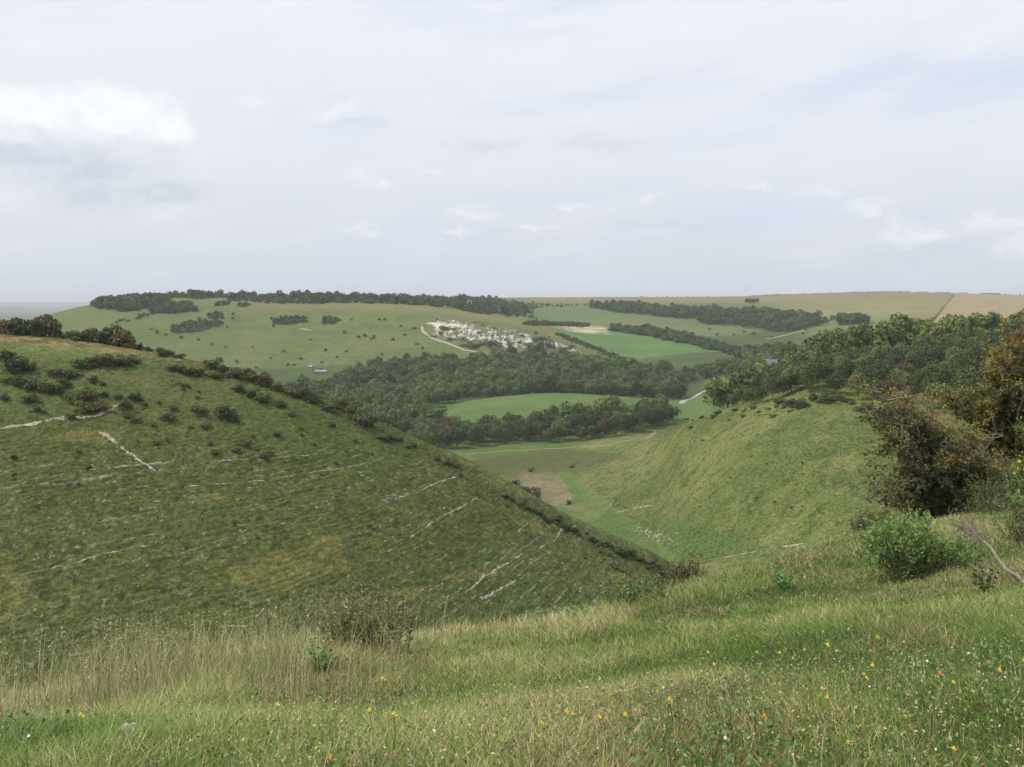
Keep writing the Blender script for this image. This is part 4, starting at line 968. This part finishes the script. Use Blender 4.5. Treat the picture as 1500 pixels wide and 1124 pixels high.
def curve_pts(a, b, sag, rg, n_=6, wob=0.06):
    a, b = A(*a), A(*b); L = np.linalg.norm(b - a); t = np.linspace(0, 1, n_)[:, None]
    P = a * (1 - t) + b * t + A(0, 0, 1) * (sag * L * 4 * t * (1 - t)); w_ = rg.normal(size=(n_, 3)) * wob * L; w_[0] = w_[-1] = 0
    return P + w_


def hawthorn(name, px, D, blobs, seed, nl, nb_, nt, nleaf, leaf, label, ttop, trunk_r, mat):
    rg = np.random.default_rng(seed); x = (px - CX) / F * D
    r = empty(name, (x, D, float(height(x, D)) - 0.05))
    wts = np.array([b_[1][0] * b_[1][2] for b_ in blobs]); wts /= wts.sum()
    def target(edge):
        c, s = blobs[int(rg.choice(len(blobs), p=wts))]; d = rg.normal(size=3); d /= np.linalg.norm(d)
        return A(*c) + A(*s) * d * rg.uniform(*edge)
    tr, br, lc, ld, lz = [], [], [], [], []
    base = [A(rg.normal() * 0.18, rg.normal() * 0.15, 0) for _ in range(4)]
    for i in range(nl):
        tg = target((0.45, 0.85)); b0 = base[i % 4]; fork = b0 + A(*(0.25 * (tg - b0)[:2]), 0.5 + 0.25 * tg[2])
        P1 = np.concatenate([curve_pts(b0, fork, 0.0, rg, 4, 0.04), curve_pts(fork, tg, 0.08, rg, 8, 0.04)[1:]])
        rad = np.linspace(trunk_r, 0.010, len(P1)); tr.append(tube_quads(P1, rad, 6))
        for j in range(nb_):
            k = int(rg.integers(3, len(P1))); o_ = P1[k]; tg2 = target((0.7, 1.08)); v = tg2 - o_; L = np.linalg.norm(v); v = v / L * min(L, rg.uniform(0.5, 1.15)); v[2] *= 0.65
            P2 = curve_pts(o_, o_ + v, 0.04, rg, 6, 0.05); br.append(tube_quads(P2, np.linspace(0.014, 0.004, 6), 4))
            for q in range(nt):
                o2 = P2[int(rg.integers(1, 6))]; dv = v / (np.linalg.norm(v) + 1e-6) + rg.normal(size=3) * 0.75; dv[2] *= 0.7; dv = dv / np.linalg.norm(dv) * rg.uniform(0.12, 0.42)
                P3 = curve_pts(o2, o2 + dv, 0.03, rg, 4, 0.05); br.append(tube_quads(P3, np.linspace(0.005, 0.002, 4), 3))
                n_ = int(rg.poisson(nleaf)); tt = rg.random(n_)
                if n_: lc.append(o2 + dv * tt[:, None] + rg.normal(size=(n_, 3)) * 0.045); ld.append(np.repeat((dv / np.linalg.norm(dv) * 0.3 + A(0, 0, 0.7))[None], n_, 0)); lz.append(np.full(n_, rg.normal() * 0.12))
    lc = np.concatenate(lc); ld = np.concatenate(ld); lz = np.concatenate(lz)
    hfrac = np.clip(lc[:, 2] / ttop, 0, 1); clump = fbm(lc[:, 0] / 0.6 + 40, lc[:, 2] / 0.35 + lc[:, 1] * 0.7 + 40, seed, 3)
    tint = np.clip(0.10 + 0.42 * hfrac + 1.1 * (clump - 0.5) + lz + 0.22 * rg.normal(size=len(lc)), 0, 1)
    Q = leaf_quads(lc, ld, leaf, rg, 0.7, 0.8)
    print(name, len(Q), sum(len(b_) for b_ in br))
    t_ = link('trunk', quads_mesh('trunk', np.concatenate(tr), m_bark), r)
    b_ = link('twigs', quads_mesh('twigs', np.concatenate(br), m_bark), r)
    link('foliage', quads_mesh('foliage', Q, mat, tint), r)
    return tag(r, label, 'tree')


hawthorn('hawthorn_tree', 1378, 23.6, [((-1.25, 0, 2.1), (1.5, 1.1, 1.3)), ((-0.5, 0.1, 2.75), (1.4, 1.1, 1.05)), ((0.9, 0.2, 1.9), (1.5, 1.2, 1.5)), ((-1.0, -0.3, 0.9), (1.5, 0.9, 0.8)), ((0.7, -0.4, 0.7), (1.3, 0.8, 0.65))], 51, 26, 14, 11, 6.5, 0.068, 'low spreading hawthorn with reddish brown leaves and bare twigs showing', 4.2, 0.055, L_haw)
hawthorn('hawthorn_tree', 1478, 27.0, [((0.4, 0, 3.4), (1.8, 1.4, 1.6)), ((-1.0, 0, 3.5), (1.4, 1.1, 1.2)), ((0.0, 0, 4.9), (0.85, 0.7, 1.0)), ((1.2, 0, 4.1), (1.1, 1.0, 1.0)), ((0.2, 0, 1.5), (1.8, 1.2, 1.2))], 52, 24, 14, 12, 10.0, 0.068, 'taller hawthorn with orange and olive leaves behind the low reddish one', 6.4, 0.075, L_haw_olive)


def gorse(name, px, D, rx, h, n_sprig, seed, label, brown=0.2, mat=None, flowers=0, ry=None, sl=0.26, cat='bush', lean=0.9, tint_hi=1.0):
    rg = np.random.default_rng(seed); x = (px - CX) / F * D
    r = empty(name, (x, D, float(height(x, D)) - 0.05)); ry = ry or rx * 0.9
    C_, N_, T_, st = [], [], [], []; tips = []
    lob = rg.normal(size=(7, 3)) * A(0.42, 0.42, 0.22) + A(0, 0, 0.55)
    for i in range(n_sprig):
        l = lob[int(rg.integers(7))]; d = rg.normal(size=3); d /= np.linalg.norm(d); d[2] = abs(d[2])
        p0 = (l + d * rg.uniform(0.2, 0.5)) * A(rx, ry, h * 0.8) * A(1, 1, 0.85)
        if rg.random() < 0.35: p0[2] = rg.uniform(0.03, 0.5) * h; p0[:2] *= 1.1
        dv = d * 0.7 + A(0, 0, lean) + rg.normal(size=3) * 0.25; dv = dv / np.linalg.norm(dv) * sl * rg.uniform(0.6, 1.3)
        q = 16; t = rg.random(q)
        C_.append(p0 + dv * t[:, None] + rg.normal(size=(q, 3)) * 0.018); N_.append(rg.normal(size=(q, 3)))
        hf = p0[2] / h; T_.append(np.clip((0.12 if rg.random() < brown * (1.5 - hf) else 0.38 + 0.35 * hf) + 0.25 * t + 0.10 * rg.normal(size=q), 0, tint_hi))
        if i % 3 == 0: st.append(tube_quads([p0 * A(0.75, 0.75, 0.6), p0 * A(0.9, 0.9, 0.8), p0, p0 + dv], [0.006, 0.005, 0.004, 0.002], 4))
        tips.append(p0 + dv)
    C_ = np.concatenate(C_); N_ = np.concatenate(N_); T_ = np.concatenate(T_)
    link('stems', quads_mesh('stems', np.concatenate(st), m_bark), r)
    link('foliage', quads_mesh('foliage', leaf_quads(C_, N_, 0.05, rg, 0.3, 0.4), mat or L_gorse, T_), r)
    return tag(r, label, cat)


D_g = pick(1325, 833, 3, 40)[1]
gorse('gorse_bush', 1320, D_g - 0.8, 0.52, 0.76, 560, 61, 'bright green gorse bush with a brown base in front of the hawthorn')
gorse('gorse_bush', 1500, 17.0, 0.42, 1.75, 320, 62, 'gorse bush with yellow flowers cut by the right picture edge', 0.3)
gorse('gorse_bush', 1512, 14.6, 0.40, 0.85, 260, 66, 'dark gorse bush beside the dead branch at the right edge', 0.6)
gorse('bramble_bush', 1440, 22.4, 0.75, 0.8, 380, 63, 'dark green bramble filling the shade under the two hawthorns', 0.1, L_dark)
gorse('bramble_bush', 1366, 23.4, 0.6, 0.6, 260, 64, 'shaded bramble between the gorse and the low hawthorn', 0.1, L_dark)
gorse('bramble_bush', 1285, 23.6, 0.5, 0.5, 200, 65, 'low bramble left of the gorse bush below the bare twigs', 0.4, L_scrub)
D_b = pick(940, 893, 3, 40)[1]
gorse('gorse_bush', 945, D_b, 0.55, 0.24, 240, 67, 'low green and woody gorse at the middle of the meadow brow', 0.45)
gorse('dock_clump', 502, pick(502, 968, 3, 40)[1], 0.58, 0.52, 190, 68, 'tall dark clump of dying dock stems on the left part of the brow', 0.5, L_dock, sl=0.38, lean=2.2, cat='plant')
gorse('bramble_bush', 1003, pick(1003, 866, 3, 40)[1] + 1.5, 0.26, 0.42, 110, 69, 'reddish bramble sprig standing on the skyline of the meadow brow', 0.3, L_rust, sl=0.3, lean=1.6)


def herb(px, py, h, w, n_, seed, label, mat=None, leaf=0.045):
    rg = np.random.default_rng(seed); x, y, z = pick(px, py, 2, 40); r = empty('broad_leaved_plant', (x, y, z - 0.01))
    st, C_, N_ = [], [], []
    for i in range(n_):
        a = rg.uniform(0, 6.28); tip = A(math.cos(a) * w * rg.uniform(0.2, 1), math.sin(a) * w * rg.uniform(0.2, 1), h * rg.uniform(0.5, 1)); P_ = curve_pts((0, 0, 0), tip, 0.1, rg, 5, 0.04)
        st.append(tube_quads(P_, np.linspace(0.004, 0.002, 5), 4))
        for k in range(1, 5):
            C_.append(P_[k] + rg.normal(size=(4, 3)) * 0.03); N_.append(np.repeat(A(0, -0.3, 0.8)[None], 4, 0))
    link('stems', quads_mesh('stems', np.concatenate(st), M_stem), r)
    C_ = np.concatenate(C_); link('leaves', quads_mesh('leaves', leaf_quads(C_, np.concatenate(N_), leaf, rg, 0.5, 0.7), mat or L_herb, rg.random(len(C_))), r)
    return tag(r, label, 'plant')


herb(470, 992, 0.34, 0.18, 12, 81, 'leafy dark green plant below the dock clump')
herb(492, 965, 0.25, 0.2, 9, 82, 'smaller leafy plant just behind the dark green one')
herb(68, 1062, 0.17, 0.07, 8, 83, 'upright dark green plant at the left in the straw grass')
herb(36, 1062, 0.09, 0.09, 7, 84, 'low green plant near the left picture edge')
herb(778, 908, 0.26, 0.24, 12, 85, 'bright leafy weed on the brow left of the low gorse')
herb(845, 918, 0.30, 0.3, 14, 86, 'wide leafy weed on the brow beside the wooden stake')
herb(1150, 866, 0.3, 0.28, 10, 87, 'green weed on the grassy rise left of the main gorse')
herb(1442, 872, 0.30, 0.16, 8, 88, 'wispy dark weed in the meadow below the dead branch', L_scrub)

# dead branch, stake, stone, thistle
rg = np.random.default_rng(5)
BRD = 0.75
pt = [((q[0] - CX) / F * d * BRD, d * BRD, -(q[1] - HY) / F * d * BRD) for q, d in (((1512, 868), 14.2), ((1494, 846), 14.5), ((1474, 834), 14.9), ((1462, 818), 15.2), ((1450, 800), 15.6), ((1436, 789), 16.0), ((1420, 781), 16.4), ((1408, 774), 16.8))]
b0 = A(*pt[0]); db = empty('dead_branch', tuple(b0)); loc = [tuple(A(*p_) - b0) for p_ in pt]
link('bough', quads_mesh('bough', np.concatenate([tube_quads(loc, np.linspace(0.021, 0.008, 8), 7), tube_quads([loc[2], A(*loc[2]) + A(0.25, 0.0, -0.02), A(*loc[2]) + A(0.55, 0.1, 0.05)], [0.011, 0.008, 0.004], 6)]), m_dead), db)
tw = []
for i in range(130):
    k = rg.uniform(4.6, 7); a_ = A(*loc[int(k)]); b_ = A(*loc[min(7, int(k) + 1)]); o_ = a_ + (b_ - a_) * (k - int(k)); dv = (A(*loc[7]) - A(*loc[4])); dv = dv / np.linalg.norm(dv) * 0.6 + rg.normal(size=3) * 0.6 + A(0, 0, 0.15)
    tw.append(tube_quads(curve_pts(o_, o_ + dv / np.linalg.norm(dv) * rg.uniform(0.08, 0.32), 0.03, rg, 4, 0.06), [0.004, 0.003, 0.0025, 0.0015], 3))
link('dead_twigs', quads_mesh('dead_twigs', np.concatenate(tw), m_dead), db)
tag(db, 'bare grey dead branch with a tuft of twigs at its tip lying on grass', 'branch')
x, y, z = pick(902, 897, 3, 40)
o = link('wooden_stake', quads_mesh('wooden_stake', np.concatenate([tube_quads([(0, 0, -0.2), (0.005, 0, 0.12), (0.012, 0, 0.30)], [0.022, 0.022, 0.019], 7), tube_quads([(0.012, 0, 0.297), (0.012, 0, 0.30)], [0.019, 0.001], 7)]), m_dead), loc=(x, y, z)); tag(o, 'short weathered wooden stake on the meadow brow', 'stake')
x, y, z = pick(191, 1084, 2, 40)
th = np.linspace(0, 2 * np.pi, 9, endpoint=False); V = []
for zz_, rr in ((-0.03, 1.0), (0.015, 1.1), (0.04, 0.8), (0.055, 0.4), (0.058, 0.02)):
    V.append(np.stack([np.cos(th) * 0.045 * rr * (1 + 0.25 * rg.normal(size=9) * (rr > 0.1)), np.sin(th) * 0.035 * rr, np.full(9, zz_)], -1))
V = np.array(V); Q = np.stack([V[:-1], np.roll(V, -1, 1)[:-1], np.roll(V, -1, 1)[1:], V[1:]], 2).reshape(-1, 4, 3)
o = link('chalk_stone', quads_mesh('chalk_stone', Q, flat_mat('grey_chalk', (0.36, 0.33, 0.31), amount=0.3, scale=40)), loc=(x, y, z + 0.012)); tag(o, 'fist sized pale chalk stone in the grass at lower left', 'stone')


def disc(c, r_, n_, nrm, rg, cup=0.25):
    nrm = A(*nrm) / np.linalg.norm(nrm); u = np.cross(nrm, (0.3, 1, 0.1)); u /= np.linalg.norm(u); v = np.cross(nrm, u); out = []
    for i in range(n_):
        a = 2 * np.pi * i / n_ + rg.uniform(-0.1, 0.1); d = math.cos(a) * u + math.sin(a) * v; s = np.cross(nrm, d) * r_ * 2.2 / n_; e = c + d * r_ + nrm * r_ * cup
        out.append(np.array([c, c + d * r_ * 0.6 - s + nrm * 0.1 * r_, e, c + d * r_ * 0.6 + s + nrm * 0.1 * r_]))
    return out


def flower_mesh(kind, mat, seed, h, r_):
    rg = np.random.default_rng(seed); top = A(rg.normal() * 0.02, rg.normal() * 0.02, h); q = []
    r_ = r_ * 0.45; q += disc(top, r_, 10, (0.2 * rg.normal(), -0.5, 1), rg); q += disc(top + A(0, 0, 0.003), r_ * 0.6, 8, (0, -0.5, 1), rg, 0.5)
    if kind == 'ragwort':
        for _ in range(1):
            t2 = top + A(rg.normal() * 0.025, rg.normal() * 0.02, -abs(rg.normal()) * 0.02); q += disc(t2, r_ * 0.8, 8, (0, -0.5, 1), rg)
    st = tube_quads(curve_pts((0, 0, -0.02), tuple(top), 0, rg, 5, 0.02), np.linspace(0.0017, 0.0012, 5), 4)
    return quads_mesh('stem', st, M_stem), quads_mesh('flower_head', np.array(q), mat)


YF = [flower_mesh('hawkbit', M_yel, 1, 0.17, 0.017), flower_mesh('ragwort', M_yel, 2, 0.22, 0.016)]
WF = [flower_mesh('daisy', M_whi, 3, 0.18, 0.013)]; OF = [flower_mesh('hawkbit', M_org, 4, 0.18, 0.017)]
yel = [(1203, 936), (1240, 937), (1223, 955), (1241, 957), (1276, 953), (1284, 951), (1324, 942), (1252, 909), (1177, 960), (1139, 965), (1108, 970), (1205, 983), (1209, 978), (1265, 995), (1275, 993), (1305, 993), (1395, 1010), (1268, 1009), (1204, 1014), (1127, 1073), (1495, 991), (1244, 1105), (1395, 1115), (1281, 1019), (1211, 1037), (1497, 877), (875, 1070), (911, 1060), (911, 1079), (1043, 993), (1034, 977), (1070, 981), (981, 1053), (828, 1056), (792, 1069), (405, 1049), (404, 1055), (438, 993), (501, 993), (510, 997), (562, 1025), (578, 1076), (537, 1061), (577, 977), (560, 972), (643, 1004), (119, 1070), (330, 1000), (470, 1000), (1480, 905), (1460, 1005), (1010, 1030), (1330, 1060)]
whi = [(1109, 868), (1229, 871), (1214, 882), (1414, 895), (1132, 905), (1488, 969), (1445, 993), (1133, 1041), (1345, 1087), (1332, 980), (1187, 875), (1411, 820), (888, 868), (839, 999), (964, 1001), (763, 1105), (1031, 1093), (956, 919), (582, 944), (634, 927), (606, 1085), (1252, 1000), (1400, 960), (230, 1050), (40, 1085)]
ora = [(1383, 1005), (1452, 985), (1083, 939), (1125, 1070), (490, 1120), (1335, 1068)]
ff = {}


def flower(px, py, kinds, key, label, group):
    i = int(rt.integers(len(kinds))); h = 0.17; x, y, z = pick(px, py, 2.5, 40)
    for _ in range(3):
        x, y, z = pick(px, py + h * F / y, 2.5, 40)
    if (key, i) not in ff:
        r = link('wild_flower', kinds[i][0]); c = link('flower_head', kinds[i][1], r); ff[(key, i)] = (r, c)
    else:
        r0, c0 = ff[(key, i)]; r = r0.copy(); COL.objects.link(r); c = c0.copy(); c.parent = r; COL.objects.link(c)
    r.location = (x, y, z); r.rotation_euler = (0, 0, rt.uniform(-0.6, 0.6)); s = rt.uniform(0.85, 1.25) * (1 + max(0, y - 8) * 0.03); r.scale = (s, s, s)
    return tag(r, label, 'flower', group)


for q in yel[::2] + yel[1::4]: flower(*q, YF, 'y', 'small yellow flower on a thin stem among the meadow grass', 'yellow wild flowers')
for q in whi[::2] + whi[1::4]: flower(*q, WF, 'w', 'tiny white flower on a thin stem among the meadow grass', 'white wild flowers')
for q in ora: flower(*q, OF, 'o', 'small orange yellow flower on a thin stem among the meadow grass', 'orange wild flowers')
for px, py, l in [(1125, 876, 'fluffy pale thistle head on the right part of the meadow'), (1489, 688, 'round yellow gorse blossom at the top of the edge bush')]:
    D = 13.5 if py > 800 else 16.9; x = (px - CX) / F * D; zt = -(py - HY) / F * D; zg = float(height(x, D)); hh = zt - zg; r = link('thistle_plant' if py > 800 else 'flowering_spray', quads_mesh('stem', tube_quads([(0, 0, -0.02), (0.01, 0, hh / 2), (0, 0, hh)], [0.006, 0.005, 0.004], 5), M_stem), loc=(x, D, zg))
    for _ in range(7 if py < 800 else 1):
        q = disc(A(rg.normal() * 0.03, rg.normal() * 0.03, hh + rg.normal() * (0.04 if py > 800 else 0.10) - (0 if py > 800 else 0.08)), 0.035, 9, (rg.normal() * 0.4, -0.6, 0.8), rg, 0.4)
        link('flower_head', quads_mesh('flower_head', np.array(q), M_thi if py > 800 else M_yel), r)
    tag(r, l, 'flower')

# ------------------------------------------------------------------ grass
gr = np.random.default_rng(99)


def sample_ground(n_, dlo, dhi, pw, plo=-260, phi=1760):
    u = gr.random(n_); e = 1 - pw; D = (dlo**e + u * (dhi**e - dlo**e))**(1 / e); px = gr.uniform(plo, phi, n_)
    return (px - CX) / F * D, D, px


def crest(px): return pchip1([q[0] for q in KN[4]], [q[1] for q in KN[4]], px)


def straw_zone(px, D):
    """the uncut strip of dry grass along the brow, widest on the left"""
    w_ = sstep(-px, -760, -250); edge = crest(px) * (0.60 + 0.12 * (1 - w_)); return sstep(D, edge - 1.6, edge + 2.2) * (0.30 + 0.70 * w_) * (1 - 0.85 * sstep(px, 950, 1150))


def blades(x, y, h, wd, lean, tint, segs=2):
    n_ = len(x); z = height(x, y) - 0.015; a = gr.uniform(0, 2 * np.pi, n_); f_ = gr.uniform(-0.9, 0.9, n_)
    wx, wy = np.cos(f_) * wd * 0.5, np.sin(f_) * wd * 0.5; lx, ly = np.cos(a) * lean * h, np.sin(a) * lean * h
    pts = []
    for t, ww in ((0, 1.0), (0.55, 0.85), (1.0, 0.12)):
        cx, cy, cz = x + lx * t * t, y + ly * t * t, z + h * t * (1 - 0.25 * lean * t)
        pts.append((np.stack([cx - wx * ww, cy - wy * ww, cz], -1), np.stack([cx + wx * ww, cy + wy * ww, cz], -1)))
    Q = np.concatenate([np.stack([pts[i][0], pts[i][1], pts[i + 1][1], pts[i + 1][0]], 1) for i in range(2)])
    return Q, np.concatenate([tint, tint])


def patch(x, y):
    return fbm(x / 0.9, y / 1.5, 301, 3), fbm(x / 2.6, y / 3.2, 302, 3), fbm(x / 0.35, y / 0.5, 303, 2)


# 1 the short green sward
x, y, px = sample_ground(620000, 3.0, 34, 0.75)
xa, ya, pxa = sample_ground(90000, 2.0, 34, 0.75, 1760, 2700); xb, yb, pxb = sample_ground(70000, 2.0, 16, 0.75, -1100, -260); xc, yc, pxc = sample_ground(30000, 1.8, 3.0, 0.75, -260, 1760)
x = np.concatenate([x, xa, xb, xc]); y = np.concatenate([y, ya, yb, yc]); px = np.concatenate([px, pxa, pxb, pxc])
ok = y < crest(px) + 5; x, y, px = x[ok], y[ok], px[ok]
pa, pb, pc = patch(x, y); sz = straw_zone(px, y)
h = (0.03 + 0.07 * sstep(pa, 0.35, 0.7) + 0.05 * pc) * gr.uniform(0.6, 1.35, len(x)) * (1 + 0.9 * sz) * (1 + 0.35 * sstep(y, 6, 14))
dry = sstep(y / crest(px), 0.42, 0.85)
tint = np.clip(0.31 + 0.07 * dry + 0.27 * (sstep(pb, 0.3, 0.7) - 0.5) + 0.28 * (sstep(pa, 0.3, 0.7) - 0.5) + 0.25 * (pc - 0.5) + 0.20 * sz + 0.20 * gr.normal(size=len(x)), 0.02, 0.84)
br = (gr.random(len(x)) < 0.04 + 0.10 * dry + 0.30 * sstep(fbm(x / 1.4, y / 1.8, 305, 3), 0.52, 0.66)); tint = np.where(br, gr.uniform(0.86, 1.0, len(x)), tint)
Q, t = blades(x, y, h, np.maximum(0.0042, y * 0.00062), gr.uniform(0.2, 1.15, len(x)), tint)
tag(link('meadow_grass', quads_mesh('meadow_grass', Q, L_grass, t)), 'short mixed green and brown meadow grass covering the near slope', 'grass', kind='stuff')
# 2 flowering stems, brown and straw
x, y, px = sample_ground(150000, 3.2, 34, 0.85)
pb2 = fbm(x / 1.7, y / 2.2, 307, 3); ok = (y < crest(px) + 3) & (gr.random(len(x)) < 0.03 + 0.38 * sstep(pb2, 0.50, 0.70)); x, y, px, pb2 = x[ok], y[ok], px[ok], pb2[ok]
h = gr.uniform(0.06, 0.19, len(x)) * (0.7 + 0.6 * pb2); sz = straw_zone(px, y)
tint = np.where(gr.random(len(x)) < 0.55 - 0.3 * sz, gr.uniform(0.86, 1.0, len(x)), gr.uniform(0.55, 0.88, len(x)))
st_ = gr.random(len(x)) < 0.22
Q, t = blades(x[st_], y[st_], h[st_], np.maximum(0.003, y[st_] * 0.00045), gr.uniform(0.05, 0.5, st_.sum()), tint[st_])
hd = np.stack([x, y, height(x, y) + h * 0.93], -1); hq = leaf_quads(hd, np.repeat(A(0, -1, 0.2)[None], len(hd), 0), np.maximum(0.013, y * 0.0012), gr, 0.5, 0.5)
tag(link('seeding_grass', quads_mesh('seeding_grass', np.concatenate([Q, hq]), L_grass, np.concatenate([t, tint]))), 'thin brown seeding stalks standing through the meadow', 'grass', kind='stuff')
# 3 tall dry grass along the brow
x, y, px = sample_ground(150000, 7.0, 27, 0.3, -260, 1300)
sz = straw_zone(px, y); ok = (gr.random(len(x)) < sz * 0.40 * (0.20 + 1.2 * sstep(fbm(x / 0.8, y / 1.2, 309, 3), 0.36, 0.6)) * (0.35 + 0.65 * sstep(-px, -800, -350))) & (y < crest(px) + 1.6); x, y, px = x[ok], y[ok], px[ok]
print('tall', len(x))
fd_ = sstep(-px, -800, -450); h = gr.gamma(6, 1 / 6, len(x)) * (0.15 + 0.15 * fd_) * (0.25 + 1.5 * sstep(fbm(x / 0.8, y / 1.2, 310, 3), 0.3, 0.7)); h = np.where(gr.random(len(x)) < 0.10, h * 2.0, h); h = np.minimum(h, 0.78)
tint = np.where(gr.random(len(x)) < 0.28, 0.45, 0.79) + np.clip(0.08 * gr.normal(size=len(x)) - 0.12 * (1 - fd_), -0.3, 0.095); tint = np.where(gr.random(len(x)) < 0.10, gr.uniform(0.9, 1, len(x)), tint)
Q, t = blades(x, y, h, np.maximum(0.0045, y * 0.00048), gr.uniform(0.02, 0.55, len(x)), tint)
hs_ = (gr.random(len(x)) < 0.22) & (h > 0.35); hx_, hy_ = x[hs_], y[hs_]; hq = []
for k_ in range(4):
    cz = height(hx_, hy_) + h[hs_] * (0.86 + 0.05 * k_); hq.append(leaf_quads(np.stack([hx_, hy_, cz], -1) + gr.normal(size=(len(hx_), 3)) * 0.006, np.repeat(A(0, -1, 0)[None], len(hx_), 0), 0.024, gr, 0.35, 0.4))
ht = np.tile(np.clip(tint[hs_] + 0.03, 0, 0.88), 4)
tag(link('tall_dry_grass', quads_mesh('tall_dry_grass', np.concatenate([Q] + hq), L_grass, np.concatenate([t, ht]))), 'tall straw coloured dry grass standing along the left brow', 'grass', kind='stuff')
# 4 small broad leaves between the blades
x, y, px = sample_ground(34000, 3.0, 30, 0.8)
ok = (y < crest(px) + 2) & (gr.random(len(x)) < 0.25 + 1.0 * sstep(fbm(x / 0.8, y / 1.0, 311, 3), 0.48, 0.64)); x, y = x[ok], y[ok]
P_ = np.stack([x, y, height(x, y) + gr.uniform(0.02, 0.10, len(x))], -1)
tag(link('meadow_herbs', quads_mesh('meadow_herbs', leaf_quads(P_, np.repeat(A(0, -0.3, 0.8)[None], len(P_), 0), np.maximum(0.022, y * 0.0022), gr, 0.6, 0.7), L_herb, gr.random(len(P_)))), 'small green clover and herb leaves woven through the meadow', 'herbs', kind='stuff')

# 5 tussocks on the grazed hillsides
def tussocks(name, n_, plo, phi, dlo, dhi, wr, hr, tfun, keep, label):
    u = gr.uniform(dlo**2, dhi**2, n_)**0.5; px = gr.uniform(plo, phi, n_); x = (px - CX) / F * u
    z = height(x, u); py = HY - F * z / u; k = keep(px, py, u); x, y, px, py, z = x[k], u[k], px[k], py[k], z[k]
    t = np.clip(tfun(x, y, z, px, py) + 0.13 * gr.normal(size=len(x)), 0, 1)
    Q, t = blades(x, y, gr.uniform(*hr, len(x)), gr.uniform(*wr, len(x)), gr.uniform(0.0, 0.8, len(x)), t)
    tag(link(name, quads_mesh(name, Q, L_turf, t)), label, 'grass', kind='stuff')


def spur_t(x, y, z, px, py):
    tr = z * 0.8 + 0.11 * y - (0.12 * x + 0.0032 * np.clip(x + 50, 0, 90) ** 2)
    lines = 0.5 + 0.5 * np.cos(2 * np.pi * (tr / 0.62 + 1.2 * fbm(x / 18, y / 18, 11, 3)))
    yel = sstep(-ell(px, py, 410, 835, 100, 26, -4, 0.5, 43), -1.2, -0.5) + sstep(-ell(px, py, 480, 800, 36, 22, 20, 0.5, 43), -1.2, -0.5) + 0.6 * sstep(-py, -640, -560)
    return 0.30 + 0.30 * lines + 0.40 * np.clip(yel, 0, 1) + 0.5 * (fbm(x / 9, y / 9, 131, 3) - 0.5)


tussocks('hillside_tussocks', 130000, -200, 985, 130, 243, (0.16, 0.44), (0.05, 0.14), spur_t, lambda px, py, D: (D < np.interp(px, [-250, 0, 400, 950, 1050], [242, 242, 232, 217, 214])) & ((py > 528) | (px > 280) | (gr.random(len(px)) < 0.12)), 'fine olive tussocks of grazed turf on the left spur')
tussocks('slope_tussocks', 70000, 835, 1420, 235, 500, (0.25, 0.6), (0.08, 0.22), lambda x, y, z, px, py: 0.90 + 0.9 * (sstep(fbm((x * 0.8 + y * 0.6) / 34, (-x * 0.6 + y * 0.8) / 18, 61, 4, 0.6), 0.36, 0.62) - 0.55), lambda px, py, D: (px > 835 + np.clip(py - 690, 0, 200) * 1.25) & (py > np.interp(px, [830, 960, 1000, 1100, 1180, 1260, 1420], [690, 640, 618, 600, 585, 595, 610])), 'pale grass tussocks on the smooth right hand slope')

# ------------------------------------------------------------------ the air
import bmesh
bm = bmesh.new(); bmesh.ops.create_cube(bm, size=1.0)
for v in bm.verts:
    v.co.x = 61000 if v.co.x > 0 else -61000; v.co.y = 30400 if v.co.y > 0 else -300; v.co.z = 60 if v.co.z > 0 else -223
me = bpy.data.meshes.new('haze'); bm.to_mesh(me); bm.free()
m_hz = bpy.data.materials.new('air'); m_hz.use_nodes = True; nt = m_hz.node_tree; nt.nodes.clear()
pv = nt.nodes.new('ShaderNodeVolumePrincipled'); pv.inputs['Color'].default_value = (0.88, 0.92, 0.98, 1); pv.inputs['Density'].default_value = HAZE_D; pv.inputs['Anisotropy'].default_value = 0.0
mo = nt.nodes.new('ShaderNodeOutputMaterial'); nt.links.new(pv.outputs[0], mo.inputs['Volume']); me.materials.append(m_hz)
tag(link('haze', me), kind='stuff')
